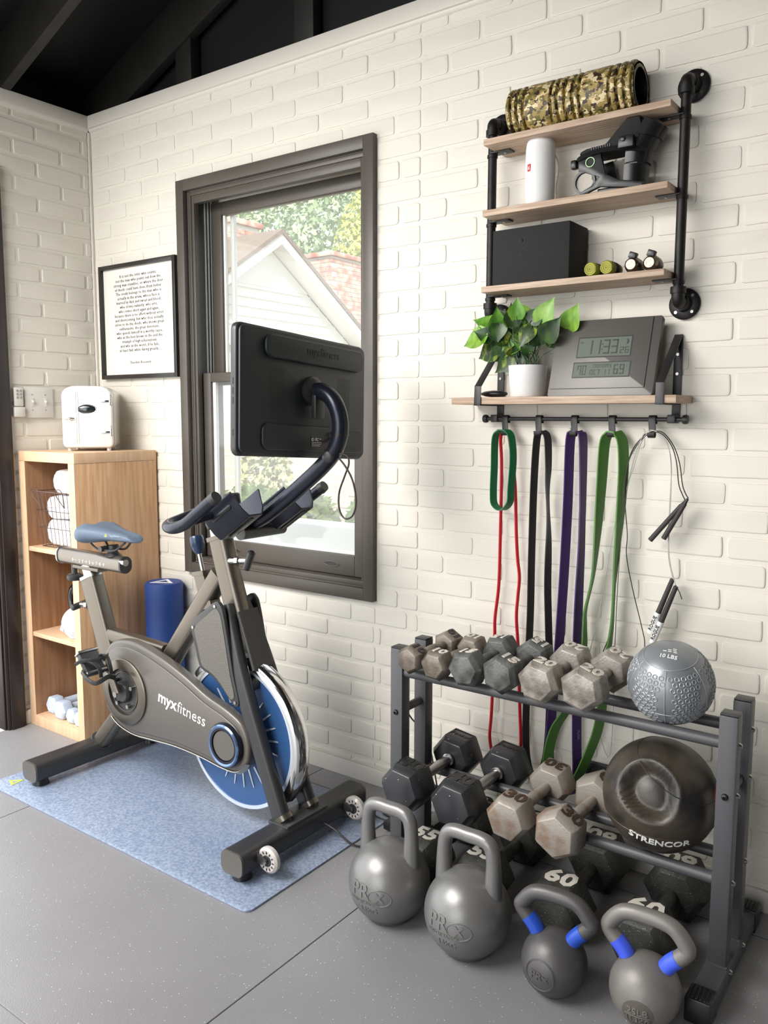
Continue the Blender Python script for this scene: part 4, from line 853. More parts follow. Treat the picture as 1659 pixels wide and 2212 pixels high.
# ------------------------------------------------------------------ dumbbell rack
rk = thing('dumbbell_rack', (2.315, -.3, 0), 'black steel two-tier dumbbell rack against the brick wall', 'dumbbell rack')
M_rack = mat('dark_grey_rack_coat', (70, 70, 73), .42, bump=.12, bscale=400)
RXL, RXR, PT = 1.872, 2.757, .040
RAILS = ((.565, .014), (.246, .014))
for x in (RXL, RXR):
    MB().box(x-.025, x+.025, -.515, -.075, .006, .052).build('foot', M_rack, rk, bevel=.004)
    for y, s in ((-.515, -1), (-.075, 1)):
        c = MB(); c.box(x-.0275, x+.0275, min(y-s*.045, y+s*.012), max(y-s*.045, y+s*.012), 0, .056)
        e = c.build('end_cap', M_blackpl, rk, bevel=.004)
        rb = MB()
        for q in range(6): rb.box(x-.024+q*.0086, x-.024+q*.0086+.005, min(y-s*.04, y+s*.008), max(y-s*.04, y+s*.008), .054, .0585)
        rb.build('cap_rib', M_blackpl, e, bevel=.001)
    for y in (-.36, -.24):
        p = MB().box(x-PT/2, x+PT/2, y-PT/2, y+PT/2, .052, .633).build('post', M_rack, rk, bevel=.003)
        MB().box(x-PT/2-.003, x+PT/2+.003, y-PT/2-.003, y+PT/2+.003, .050, .056).build('weld_plate', M_rack, rk, bevel=.001)
        MB().box(x-PT/2+.001, x+PT/2-.001, y-PT/2+.001, y+PT/2-.001, .633, .637).build('post_cap', M_blackpl, rk, bevel=.001)
        for z in (.565, .45, .246, .035):
            sgn = 1 if x > 2.3 else -1
            MB().lathe([(0, .006), (.004, .006), (.0065, .003), (.0075, 0)], (x+sgn*(PT/2 if z > .05 else .025), y, z), (sgn, 0, 0), 14).build('bolt', M_steel, p)
        if y == -.36: MB().lathe([(.003, .001), (.003, .006), (.0065, .0045), (.008, 0)], (x, y-PT/2, .45), (0, -1, 0), 14).build('bolt', M_blackpl, p)
    MB().cyl((x, -.34, .45), (x, -.26, .45), .012, n=14).build('cross_bar', M_rack, rk)
for z, r in RAILS:
    for y in (-.36, -.24): MB().cyl((RXL+PT/2, y, z), (RXR-PT/2, y, z), r, n=20).build('rail', M_rack, rk)
# ------------------------------------------------------------------ hex dumbbells
M_iron1 = mat('worn_grey_cast_iron', (158, 152, 144), .45, metal=.25, col2=(92, 84, 76), vscale=22, bump=.6, bscale=170)
M_iron2 = mat('dark_cast_iron', (96, 98, 96), .5, metal=.2, col2=(52, 52, 50), vscale=26, bump=.6, bscale=170)
M_rust = mat('rusty_cast_iron', (150, 143, 134), .47, metal=.25, col2=(128, 104, 86), vscale=16, bump=.5, bscale=150, vlo=.34, vhi=.5)
M_brown = mat('brownish_cast_iron', (134, 126, 115), .5, metal=.25, col2=(80, 70, 60), vscale=20, bump=.6, bscale=170)
M_ureth = speckle(mat('black_urethane', (44, 45, 48), .33, bump=.05, bscale=200), (190, 190, 190), 120, .93)
M_fl = speckle(mat('dusty_dark_iron', (66, 66, 60), .55, metal=.15, col2=(44, 44, 42), vscale=20, bump=.6, bscale=150), (200, 200, 190), 260, .75)
M_pale = mat('pale_worn_number', (206, 200, 190), .5); M_dkn = mat('dark_number', (30, 28, 27), .5); M_brn = mat('brown_number', (64, 46, 36), .6)
def dumbbell(x, yc, zc, R_, L, gap, rot, num, m, mn, label, hm=None, group='hex dumbbells on the rack', face=None, frame=True, rf=.76, far=None, hr=.0155):
    """rot: degrees the numbered facet turns to the viewer's right; axis along Y"""
    d = thing('hex_dumbbell', (x, yc, zc), label, 'dumbbell', group)
    ap = R_*math.cos(PI/6); ch = L*.2
    for side in (-1, 1):
        y0 = yc-gap/2-L if side < 0 else yc+gap/2
        hd = hexhead(MB(), (x, y0, zc), (0, 1, 0), R_, L, ch, -rot, rf=rf).build('head', m, d, bevel=.0022, seg=2)
        if num is None: continue
        a = math.radians(90-rot); nv = V(math.cos(a), 0, math.sin(a)); xv = V(math.sin(a), 0, -math.cos(a))
        c = V(x, y0+L/2, zc)+nv*ap; yd = V(0, 1, 0)
        if side > 0 and far != 'same': xv, yd = -xv, -yd
        nm_ = num if side < 0 else (face or num)
        hh = min(L*.50, R_*.72)/.72 if len(nm_) < 3 else R_*.34
        MB().text(nm_, hh, flat(c, xv, yd), bold=.035, depth=.0032).build('number', mn, hd, smooth=0)
        if frame:
            fr_ = MB(); w2, l2 = R_*.46, L*.27; fF = flat(c, xv, yd); t2 = .0018
            for q in ((-w2, w2, l2-t2, l2), (-w2, w2, -l2, -l2+t2), (-w2, -w2+t2, -l2, l2), (w2-t2, w2, -l2, l2)): fr_.prism([(q[0], q[2]), (q[1], q[2]), (q[1], q[3]), (q[0], q[3])], fF, -.001, .0012)
            fr_.build('number_frame', m, hd, smooth=0)
    hp = [(hr*.86, -.003), (hr*.9, gap*.1), (hr*1.06, gap*.5), (hr*.9, gap*.9), (hr*.86, gap+.003)]
    hp = [(hr*.86, -gap/2-.003), (hr*.9, -gap*.36), (hr*1.08, 0), (hr*.9, gap*.36), (hr*.86, gap/2+.003)]
    ho = MB().lathe(hp, (x, yc, zc), (0, 1, 0), 20).build('handle', hm or m, d)
    if hm is M_steel:
        for s in (-1, 1): MB().lathe([(hr*.9, 0), (hr*1.25, .002), (hr*1.25, .008), (hr, .012)], (x, yc+s*(gap/2-.012) if s > 0 else yc-gap/2+.0, zc), (0, 1, 0), 18).build('collar', M_steel, d)
    return d
RT_ = .579
def sit(R_, rot):
    a = rot % 60; a = min(a, 60-a); return R_*math.cos(math.radians(30-a))
for x, R_, L, gap, rot, num, m, mn, hm, lab in (
    (1.938, .041, .062, .125, 30, '10', M_brown, M_dkn, None, 'small brownish ten pound dumbbell at the left end of the top tier'),
    (2.019, .043, .064, .122, 6, '10', M_brown, M_pale, None, 'second small ten pound dumbbell on the top tier'),
    (2.113, .051, .070, .112, -6, '15', M_iron2, M_pale, None, 'dark dumbbell third from the left on the top tier'),
    (2.2145, .052, .070, .112, 22, '15', M_iron2, M_pale, None, 'dark fifteen pound dumbbell fourth on the top tier'),
    (2.3205, .056, .076, .105, 10, '20', M_iron1, M_pale, None, 'grey twenty pound dumbbell fifth on the top tier'),
    (2.433, .057, .076, .105, 20, '20', M_iron1, M_pale, None, 'grey twenty pound dumbbell next to the silver ball')):
    dumbbell(x, -.300, RT_+sit(R_, rot)+.001, R_, L, gap, rot, num, m, mn, lab, hm, frame=False)
zm = .260+.0165
for x, R_, L, gap, rot, num, m, mn, hm, lab, fc in (
    (1.951, .070, .100, .160, 8, '40', M_ureth, M_dkn, M_steel, 'black forty pound dumbbell at the left end of the lower tier', 'Power'),
    (2.113, .071, .100, .160, 6, '40', M_ureth, M_dkn, M_steel, 'black forty pound dumbbell second on the lower tier', 'Power'),
    (2.262, .061, .085, .156, 8, '30', M_rust, M_brn, None, 'rusty thirty pound dumbbell third on the lower tier', None),
    (2.394, .063, .085, .156, 32, '30', M_rust, M_brn, None, 'rusty thirty pound dumbbell beside the black medicine ball', None)):
    dumbbell(x, -.300, zm, R_, L, gap, rot, num, m, mn, lab, hm, face=fc, far='same' if fc else None, rf=.8, frame=bool(fc))
for x, R_, yc, rot, num, lab in ((1.985, .074, -.26, 0, '55', 'dark dumbbell on the floor behind the left kettlebell'), (2.165, .076, -.26, 0, '55', 'dark dumbbell on the floor behind the second kettlebell'), (2.388, .081, -.265, 0, '60', 'sixty pound dumbbell on the floor behind the blue-banded kettlebell'), (2.600, .082, -.265, 0, '60', 'sixty pound dumbbell on the floor at the right end of the rack')):
    dumbbell(x, yc, R_*math.cos(PI/6)+.0005, R_, .125, .14, rot, num, M_fl, M_pale, lab, None, 'hex dumbbells on the floor', hr=.018)
# ------------------------------------------------------------------ medicine balls
def onsphere(c, R_, d0, upv=(0, 0, 1)):
    """map flat (a,b,h) onto a sphere around direction d0"""
    c = Vector(c); d0 = Vector(d0).normalized(); e = Vector(upv); e = (e-d0*e.dot(d0)).normalized(); xv = e.cross(d0)
    def fn(a, b, h):
        ang = math.hypot(a, b)/R_
        if ang < 1e-9: return c+d0*(R_+h)
        t = (xv*a+e*b).normalized(); return c+(d0*math.cos(ang)+t*math.sin(ang))*(R_+h)
    return fn
M_silver = mat('silver_grey_rubber', (134, 138, 142), .32, metal=.35, bump=.06, bscale=200)
SR = .0975; yb2 = -.30; sC = V(2.606, yb2, RAILS[0][0]+math.sqrt((SR+.014)**2-.06**2)+.0005)
sb = thing('medicine_ball', (sC.x, sC.y, sC.z), 'silver grey ten pound medicine ball with honeycomb grip on the top tier', 'medicine ball')
def ballprof(R_, n=24): return [(R_*math.cos(-PI/2+PI*k/n) if 0 < k < n else 0, R_*math.sin(-PI/2+PI*k/n)) for k in range(n+1)]
topd = V(.06, -.36, 1).normalized()
MB().lathe(ballprof(SR), sC, topd, 56).build('ball', M_silver, sb)
M_silv2 = mat('silver_grey_relief', (158, 162, 166), .34, metal=.35)
ex = V(0, 0, 1)-topd*topd.z; ex.normalize(); ey = topd.cross(ex)
def sph(lat, lon, h=0): # lat from pole axis topd, degrees
    a, b = math.radians(lat), math.radians(lon); return sC+(topd*math.cos(a)+(ex*math.cos(b)+ey*math.sin(b))*math.sin(a))*(SR+h)
MB().tube([sph(38, 360*k/60, .0002) for k in range(60)], .0011, 6, closed=True).build('pole_ring', M_silv2, sb)
MB().tube([sph(103, 360*k/60, .0002) for k in range(60)], .0009, 6, closed=True).build('seam_ring', M_silv2, sb)
gr = MB()
for base in range(0, 360, 60):
    gr.tube([sph(40+k*5, base, .0002) for k in range(25)], .0011, 6)
gr.build('panel_seam', M_silv2, sb)
hx = MB()
for base in range(30, 390, 60):
    for r_ in range(11):
        lat = 50+r_*7.4
        for c_ in range(-2, 3):
            lon_half = (c_+(.5 if r_ % 2 else 0))*8.6
            if abs(lon_half)*math.sin(math.radians(lat)) > 19: continue
            lon = base+lon_half/math.sin(math.radians(lat)); cpt = (sph(lat, lon)-sC).normalized(); f_ = onsphere(sC, SR, cpt, topd)
            hx.sweep([f_(.0052*math.cos(PI/3*k+PI/6), .0052*math.sin(PI/3*k+PI/6), .0002) for k in range(6)], circ(.0012, 5), list([cpt]*6), closed=True)
hx.build('honeycomb_grip', M_silv2, sb, kind='stuff')
fT = onsphere(sC, SR+.0004, (.10, -.62, .95), (0, .55, 1))
MB().text('10 LBS', .0145, lambda a, b, c: fT(a, b-.006, c), bold=.015, depth=.0008).build('lettering', M_white, sb, smooth=0)
lg = MB()
for q, (a, b) in enumerate(((-.012, .009), (-.001, .009), (.011, .009), (-.002, .0145), (.009, .0145), (.008, .02))):
    lg.add([fT(a-.0035, b-.0012, .0002), fT(a+.0045, b-.0012, .0002), fT(a+.0055, b+.0014, .0002), fT(a-.0025, b+.0014, .0002)], [(0, 1, 2, 3)])
lg.build('emblem', M_white, sb, smooth=0)
# black grip medicine ball
M_blkball = mat('dusty_black_rubber', (34, 32, 31), .42, col2=(62, 55, 46), vscale=14, bump=.15, bscale=200, vlo=.42, vhi=.62)
BR = .133; bC = V(2.592, -.30, RAILS[1][0]+math.sqrt((BR+.014)**2-.06**2)+.0005)
mbk = thing('medicine_ball', (bC.x, bC.y, bC.z), 'large black medicine ball with recessed hand grip and red badge', 'medicine ball')
m = MB().lathe(ballprof(BR, 64), bC, (0, 0, 1), 96)
view = (CAM-bC).normalized(); rv = V(r2.x, r2.y, r2.z); uv = rv.cross(-view); uv = uv if uv.z > 0 else -uv
gd = (view*.96-rv*.25+uv*.07).normalized(); ge = (V(0, 0, 1)-gd*gd.z).normalized(); gx = ge.cross(gd)
new = []
for v in m.v:
    d = (v-bC).normalized(); a = math.atan2(d.dot(gx), d.dot(gd)); b = math.asin(max(-1, min(1, d.dot(ge))))
    if d.dot(gd) > 0:
        ca, sa = math.cos(.45), math.sin(.45); a2, b2 = a*ca-b*sa, a*sa+b*ca
        q = (abs(a2)/.49)**2.2+(abs(b2)/.47)**2.2; dep = 0
        if q < 1.6:
            q *= 1-.30*max(0, math.cos(math.atan2(b2, a2)+.35))**6; t_ = max(0, min(1, (1.15-q)/.50)); dep = .040*t_*t_*(3-2*t_)
            rim = max(0, 1-abs(q-1.25)/.3); dep -= .0025*rim
        v = bC+d*(BR-dep)
    new.append(v)
m.v = new; m.build('ball', M_blkball, mbk, smooth=180)
def bp(d, h=0): return bC+Vector(d).normalized()*(BR+h)
t1 = V(.15, -.30, 1).normalized()
def circle_on(axis, lat, n=72):
    ax = Vector(axis).normalized(); e1 = ax.orthogonal().normalized(); e2 = ax.cross(e1); a = math.radians(lat)
    return [bC+(ax*math.cos(a)+(e1*math.cos(2*PI*k/n)+e2*math.sin(2*PI*k/n))*math.sin(a))*(BR+.0003) for k in range(n)]
MB().tube(circle_on((.05, -.12, 1), 106), .0010, 6, closed=True).build('seam', M_blkball, mbk)
MB().tube([p for p in circle_on((.55, -.1, 1), 50, 90)], .0010, 6, closed=True).build('seam', M_blkball, mbk)
fL = onsphere(bC, BR+.0005, view*.52-uv*.80-rv*.10, (0.05, 0, 1))
MB().text('STRENCOR', .0275, lambda a, b, c: fL(a, b, c), bold=.02, depth=.0012).build('lettering', M_white, mbk, smooth=0)
fB = onsphere(bC, BR, (rv*.90+view*.42-uv*.10), (0, 0, 1)); bdg = MB(); n = 32
ringp = [fB(0, 0, .0012)]
for rr in (.2, .5, .8, 1.0):
    ringp += [fB(.044*rr*math.cos(2*PI*k/n), .044*rr*math.sin(2*PI*k/n), .0012 if rr < 1 else -.001) for k in range(n)]
fs_ = [(0, 1+k, 1+(k+1) % n) for k in range(n)]
for q in range(3): fs_ += [(1+q*n+k, 1+(q+1)*n+k, 1+(q+1)*n+(k+1) % n, 1+q*n+(k+1) % n) for k in range(n)]
bdg.add(ringp, fs_).build('red_badge', M_red, mbk)
MB().text('SC', .036, lambda a, b, c: fB(a, b, .0018+c), bold=.02, depth=.0008).build('badge_lettering', M_white, mbk, smooth=0)
# ------------------------------------------------------------------ kettlebells on the floor
M_kb = mat('grey_steel_kettlebell', (120, 119, 118), .34, metal=.45, bump=.08, bscale=250, var=.08, vscale=8)
M_kbb = mat('black_cast_kettlebell', (82, 80, 80), .42, metal=.3, bump=.12, bscale=250, var=.12, vscale=10)
M_kbg = mat('worn_grey_kettlebell', (124, 120, 116), .46, metal=.3, bump=.12, bscale=250, var=.2, vscale=12)
M_bband = mat('blue_enamel_band', (34, 72, 170), .3); M_bband2 = mat('bright_blue_band', (62, 88, 214), .4)
def comp_kb(x, y, label):
    R_ = .105; zc = .0975
    k = thing('kettlebell', (x, y, 0), label, 'kettlebell', 'kettlebells in front of the rack')
    pr = [(0, .0006), (.052, .0006), (.058, .004)]+[(R_*math.cos(a), zc+R_*math.sin(a)) for a in [math.radians(q) for q in range(-54, 91, 6)]]; pr[-1] = (0, zc+R_)
    MB().lathe(pr, (x, y, 0), (0, 0, 1), 64).build('body', M_kb, k)
    hp = [V(x-.066, y, .125), V(x-.068, y, .20), V(x-.066, y, .255), V(x-.056, y, .281), V(x-.034, y, .289), V(x, y, .289), V(x+.034, y, .289), V(x+.056, y, .281), V(x+.066, y, .255), V(x+.068, y, .20), V(x+.066, y, .125)]
    pth = crv(hp, 6); n = len(pth); scl = []
    for i, p in enumerate(pth):
        scl.append(1.0 if p.z > .24 else 1.0+.28*min(1, (.24-p.z)/.10))
    MB().tube(pth, .0175, 18, scale=scl).build('handle', M_kb, k)
    vw = (CAM-V(x, y, zc)).normalized(); rw_ = V(r2.x, r2.y, 0).normalized(); uw = vw.cross(rw_); f_ = onsphere((x, y, zc), R_+.0002, vw*.74-rw_*.47-uw*.42, (0, 0, 1))
    lt = MB(); lt.text('PR', .050, lambda a, b, c: f_(a-.028, b+.012, c), bold=.01, depth=.0036, spacing=1.02)
    lt.text('x', .046, lambda a, b, c: f_(a+.026, b+.010, c), bold=.02, depth=.0036)
    lt.text('PERFORMANCE', .0125, lambda a, b, c: f_(a-.016, b-.0135, c), bold=.01, depth=.0018)
    lt.text('16KG', .021, lambda a, b, c: f_(a-.004, b-.034, c), bold=.02, depth=.0022)
    lt.tube([f_(.028+.030*math.cos(2*PI*q/40), .004+.020*math.sin(2*PI*q/40), .0) for q in range(40)], .0012, 6, closed=True)
    lt.build('raised_lettering', M_kb, k)
    return k
comp_kb(2.003, -.592, 'large grey kettlebell with raised lettering nearest the bike')
comp_kb(2.236, -.592, 'large grey kettlebell with raised lettering second from the left')
def cast_kb(x, y, R_, hw, hz, m, mb, ang, label):
    zc = R_*.93; k = thing('kettlebell', (x, y, 0), label, 'kettlebell', 'kettlebells in front of the rack')
    pr = [(0, .0006), (R_*.42, .0006), (R_*.50, .003)]+[(R_*math.cos(a), zc+R_*math.sin(a)) for a in [math.radians(q) for q in range(-58, 91, 6)]]; pr[-1] = (0, zc+R_)
    MB().lathe(pr, (x, y, 0), (0, 0, 1), 56).build('body', m, k)
    ca, sa = math.cos(ang), math.sin(ang)
    hp = [(-R_*.50, zc+R_*.72), (-R_*.66, zc+R_*1.0), (-hw, zc+R_*1.45), (-hw*.97, hz-.035), (-hw*.62, hz-.006), (0, hz), (hw*.62, hz-.006), (hw*.97, hz-.035), (hw, zc+R_*1.45), (R_*.66, zc+R_*1.0), (R_*.50, zc+R_*.72)]
    P3 = [V(x+a*ca, y+a*sa, b) for a, b in hp]; pth = crv(P3, 6)
    MB().tube(pth, .0172, 18).build('handle', m, k)
    for s in (0, 1):
        seg = pth[3:10] if s == 0 else pth[-10:-3]
        MB().tube(seg, .0180, 18).build('colour_band', mb, k)
    return k, zc
k3, zc3 = cast_kb(2.466, -.602, .0735, .078, .224, M_kbb, M_bband, .10, 'dark kettlebell with two blue bands and a round raised emblem')
f_ = onsphere((2.466, -.602, zc3), .0738, view*.82-rv*.43-uv*.34, (0, 0, 1)); em = MB()
for r_ in (.036, .0335): em.tube([f_(r_*math.cos(2*PI*q/48), r_*math.sin(2*PI*q/48), 0) for q in range(48)], .0008, 6, closed=True)
em.text('PRx', .026, lambda a, b, c: f_(a, b, c), bold=.02, depth=.0024); em.build('raised_emblem', M_kbb, k3)
k4, zc4 = cast_kb(2.660, -.570, .0745, .080, .232, M_kbg, M_bband2, .06, 'worn grey kettlebell with bright blue bands at the right')
f_ = onsphere((2.660, -.570, zc4), .0747, view*.72-rv*.28-uv*.60, (0, 0, 1)); em = MB(); n = 36
em.add([f_(0, 0, .0006)]+[f_(.0165*rr*math.cos(2*PI*q/n)*2, .0165*rr*math.sin(2*PI*q/n)*2, .0006) for rr in (.5, 1) for q in range(n)], [(0, 1+q, 1+(q+1) % n) for q in range(n)]+[(1+q, 1+n+q, 1+n+(q+1) % n, 1+(q+1) % n) for q in range(n)])
em.build('dark_patch', mat('worn_dark_patch', (84, 78, 72), .6, bump=.3, bscale=200), k4)
em = MB(); em.text('25LB', .021, lambda a, b, c: f_(a, b+.009, .0008+c), bold=.015, depth=.0022); em.text('11.3KG', .0165, lambda a, b, c: f_(a, b-.012, .0008+c), bold=.015, depth=.0022)
em.tube([f_(-.026+.052*q/12, -.0015, .001) for q in range(13)], .0009, 6); em.build('raised_lettering', M_kbg, k4)
# ------------------------------------------------------------------ blue mat
mt = thing('exercise_mat', (1.07, -.475, 0), 'blue textured exercise mat lying under the bike', 'mat')
M_mat = mat('blue_vinyl_mat', (144, 156, 176), .36, bump=1.0, bscale=110, col2=(110, 125, 151), vscale=110, spec=.9)
MB().prism([(1.075+a, -.475+b) for a, b in rrect(1.27, .672, .022, 5)], lambda a, b, d: V(a, b, d), .0003, .0062).build('sheet', M_mat, mt, bevel=.0015)
tri_ring((.505, -.745, .0066), (.9, -.3, 0), (.3, .9, 0), .026).build('logo_triangle', mat('lime_print', (190, 214, 70), .5), mt)
MTZ = .0064
# ------------------------------------------------------------------ exercise bike
YB_ = -.465
bk = thing('exercise_bike', (1.07, YB_, 0), 'black and blue indoor exercise bike with a tilted screen on the mat', 'exercise bike')
M_bk = mat('satin_black_metal', (112, 106, 97), .33, metal=.85, bump=.04, bscale=300)
M_bkd = mat('black_bike_plastic', (46, 46, 47), .38, bump=.05, bscale=300)
M_cov = mat('graphite_cover_plastic', (92, 88, 83), .33, metal=.2, bump=.06, bscale=400)
M_navy = mat('blue_black_metal', (40, 43, 54), .28, metal=.5)
M_blue = mat('flywheel_blue', (46, 80, 126), .35, metal=.2); M_rim = mat('flywheel_silver_rim', (196, 204, 214), .3, metal=.4)
M_sad = mat('blue_grey_saddle', (86, 101, 120), .5, bump=.08, bscale=400)
def part(b, name, m=M_bk, par=None, **k): return b.build(name, m, par or bk, **k)
def bar(name, p0, p1, a, b, m=M_bk, r=.014, side=(0, 1, 0), par=None, **k):
    """rounded box tube; a = size across (in the side direction), b = the other size"""
    return part(MB().sweep([V(*p0), V(*p1)], rrect(a, b, r, 4), side), name, m, par, **k)
# feet
for x, nm in ((.585, 'rear_foot'), (1.578, 'front_foot')):
    ft = part(MB().sweep([V(x, -.735, .062), V(x, -.195, .062)], rrect(.068, .084, .022, 6), (0, 0, 1)), nm, M_bkd)
    for y, s in ((-.735, -1), (-.195, 1)):
        part(MB().sweep([V(x, y, .062), V(x, y+s*.006, .062)], rrect(.066, .082, .021, 6), (0, 0, 1)), 'end_cap', M_cov, ft)
        part(MB().cyl((x, y-s*.035, MTZ), (x, y-s*.035, .034), .028, .022, n=24), 'levelling_foot', M_blackpl, ft)
# fork and head tube
part(MB().sweep(crv([V(1.262, YB_, .905), V(1.30, YB_, .78), V(1.342, YB_, .655)], 4), rrect(.056, .078, .022, 5), (0, 1, 0)), 'head_tube')
part(MB().sweep([V(1.2605, YB_, .897), V(1.257, YB_, .909)], rrect(.062, .086, .022, 5), (0, 1, 0)), 'head_collar')
for s in (-1, 1):
    part(MB().sweep(crv([V(1.318, YB_+s*.030, .70), V(1.352, YB_+s*.045, .62), V(1.40, YB_+s*.056, .50), V(1.48, YB_+s*.058, .30), V(1.566, YB_+s*.058, .088)], 5), rrect(.040, .058, .017, 5), (0, 1, 0)), 'fork_leg', M_bkd)
    part(MB().sweep([V(1.560, YB_+s*.058, .104), V(1.570, YB_+s*.058, .092)], rrect(.05, .07, .02, 4), (0, 1, 0)), 'fork_collar', M_bk)
part(MB().box(1.535, 1.615, YB_-.09, YB_+.09, .088, .100), 'fork_plate', M_bkd, bevel=.005)
# diagonal tube, brake column, seat tube, stays
bar('down_tube', (.955, YB_, .40), (1.262, YB_, .79), .052, .062)
bar('brake_column', (1.215, YB_, .675), (1.178, YB_, .782), .046, .05, r=.008)
bar('brake_cap', (1.1795, YB_, .776), (1.1765, YB_, .790), .052, .056, r=.006)
part(MB().cyl((1.177, YB_, .788), (1.160, YB_, .85), .0065), 'brake_shaft', M_steel)
kn = MB().lathe([(0, 0), (.012, .0), (.020, .018), (.020, .024), (.0225, .028), (.0225, .052), (.020, .058), (0, .060)], (1.1625, YB_, .842), (-.27, 0, 1), 28)
part(kn, 'brake_knob', mat('navy_gloss_knob', (28, 44, 70), .25))
bar('seat_tube', (.578, YB_, .702), (.735, YB_, .30), .054, .082)
part(MB().sweep([V(.581, YB_, .695), V(.5765, YB_, .706)], rrect(.06, .09, .022, 5), (0, 1, 0)), 'seat_collar', M_steel)
bar('seat_post', (.592, YB_, .68), (.566, YB_, .745), .040, .052, M_steel, r=.01)
bar('top_tube', (.655, YB_, .505), (.99, YB_, .492), .046, .050)
bar('rear_stay', (.80, YB_, .30), (.598, YB_, .082), .046, .058)
part(MB().sweep([V(.604, YB_, .092), V(.594, YB_, .080)], rrect(.056, .075, .02, 4), (0, 1, 0)), 'stay_collar', M_bkd)
# seat slider and saddle
sl = part(MB().sweep([V(.408, YB_, .764), V(.775, YB_, .764)], rrect(.060, .050, .024, 6), (0, 0, 1)), 'seat_slider', mat('satin_nickel', (128, 122, 115), .3, metal=.8))
part(MB().sweep([V(.402, YB_, .764), V(.410, YB_, .764)], rrect(.066, .056, .026, 6), (0, 0, 1)), 'slider_ring', M_steel, sl)
part(MB().sweep([V(.775, YB_, .764), V(.783, YB_, .764)], rrect(.060, .050, .024, 6), (0, 0, 1)), 'slider_cap', M_bkd, sl)
tx = MB().text('0 · 1 · 2 · 3 · 4 · 5 · 6 · 7 · 8 · 9', .0155, flat((.60, YB_-.0253, .758), (1, 0, 0), (0, 0, 1)), depth=.0006, bold=.005)
part(tx, 'scale_print', M_white, sl, smooth=0)
part(MB().cyl((.775, YB_-.012, .775), (.80, YB_-.012, .775), .012, n=16), 'slider_bolt', M_steel, sl)
part(MB().sweep([V(.50, YB_, .732), V(.65, YB_, .732)], rrect(.014, .044, .005, 3), (0, 0, 1)), 'slider_clamp', M_bk, sl)
kb_ = MB(); kb_.cyl((.478, YB_, .74), (.478, YB_, .70), .011, n=16); kb_.lathe([(0, 0), (.024, 0), (.029, .006), (.029, .018), (.022, .023), (0, .023)], (.478, YB_, .676), (0, 0, 1), 28)
part(kb_, 'slider_knob', M_bkd)
# saddle: lofted sections along x
sec = []
S0, S1 = .575, .862
for k in range(19):
    t_ = k/18; x = S0+(S1-S0)*t_
    hw = .090*math.sqrt(max(0, 1-((t_-.20)/.205)**2)) if t_ < .2 else None
    if hw is None:
        u_ = (t_-.2)/.8; hw = .090*(1-u_)**1.0*(1-.25*math.sin(PI*u_))+.026*u_
        if u_ > .9: hw *= math.sqrt(max(0, 1-((u_-.9)/.1)**2))*.98+.02
    hw = max(hw, .004)
    zt = .902-.020*min(1, max(0, t_-.25)/.4)-.010*max(0, t_-.7)/.3-(.018*(1-t_/.14)**2 if t_ < .14 else 0)-(.022*((t_-.86)/.14)**2 if t_ > .86 else 0)
    zb = .822+.024*min(1, t_/.55)+.006*max(0, t_-.6)+(.018*(1-t_/.1)**2 if t_ < .1 else 0)
    ring_ = []
    for q in range(20):
        a = 2*PI*q/20; c, s = math.cos(a), math.sin(a)
        yy = hw*(abs(c)**.75)*(1 if c > 0 else -1); zz = (zt+zb)/2+(zt-zb)/2*(abs(s)**.8)*(1 if s > 0 else -1)
        if s > 0 and hw > .03: zz -= .010*math.exp(-(yy/.012)**2)
        ring_.append(V(x, YB_+yy, zz))
    sec.append(ring_)
m = MB(); vs_ = [v for r_ in sec for v in r_]; fs_ = []
for i in range(18):
    for j in range(20): fs_.append((i*20+j, (i+1)*20+j, (i+1)*20+(j+1) % 20, i*20+(j+1) % 20))
fs_ += [tuple(range(20)), tuple(18*20+j for j in reversed(range(20)))]
sd_ = part(m.add(vs_, fs_), 'saddle', M_sad, smooth=80)
tri_ring((.755, YB_-.0565, .872), (1, .25, 0), (-.1, .2, 1), .0065).build('saddle_mark', MATS['lime_print'], sd_)
part(MB().text('myxfitness', .0095, flat((.79, YB_-.0465, .871), (1, .28, 0), (0, .25, 1)), depth=.0008), 'saddle_lettering', mat('pale_blue_print', (150, 170, 186), .5), sd_, smooth=0)
for s in (-1, 1): part(MB().tube(crv([V(.63, YB_+s*.03, .83), V(.66, YB_+s*.025, .812), V(.72, YB_+s*.022, .812), V(.76, YB_+s*.02, .818), V(.80, YB_+s*.012, .846)], 4), .0038, 8), 'saddle_rail', M_bkd, sd_)
cl = MB(); cl.cyl((.715, YB_, .786), (.715, YB_, .828), .016, n=18); cl.cyl((.69, YB_-.036, .815), (.69, YB_+.036, .815), .010, n=14); cl.lathe([(.03, 0), (.02, .012), (.016, .014)], (.715, YB_, .79), (0, 0, 1), 18)
part(cl, 'saddle_clamp', M_bkd)
# seat height lever on the rear, front height lever
for p0, p1, d in (((.605, YB_, .60), (.515, YB_-.01, .588), (0, -.35, -.06)), ((1.30, YB_-.01, .835), (1.405, YB_-.02, .848), (.55, -.1, 1))):
    p0, p1 = V(*p0), V(*p1); lv = part(MB().cyl(p0, p1, .0115, .010, n=16), 'adjust_lever', M_steel)
    part(MB().cyl(p0.lerp(p1, .45), p0.lerp(p1, .60), .015, n=6), 'lever_nut', M_steel, lv)
    d = Vector(d).normalized(); part(MB().sweep([p1-d*.034, p1-d*.030, p1+d*.030, p1+d*.034], rrect(.023, .023, .010, 3), (1, 0.1, 0), scale=[.6, 1, 1, .6]), 'lever_grip', M_bkd, lv)
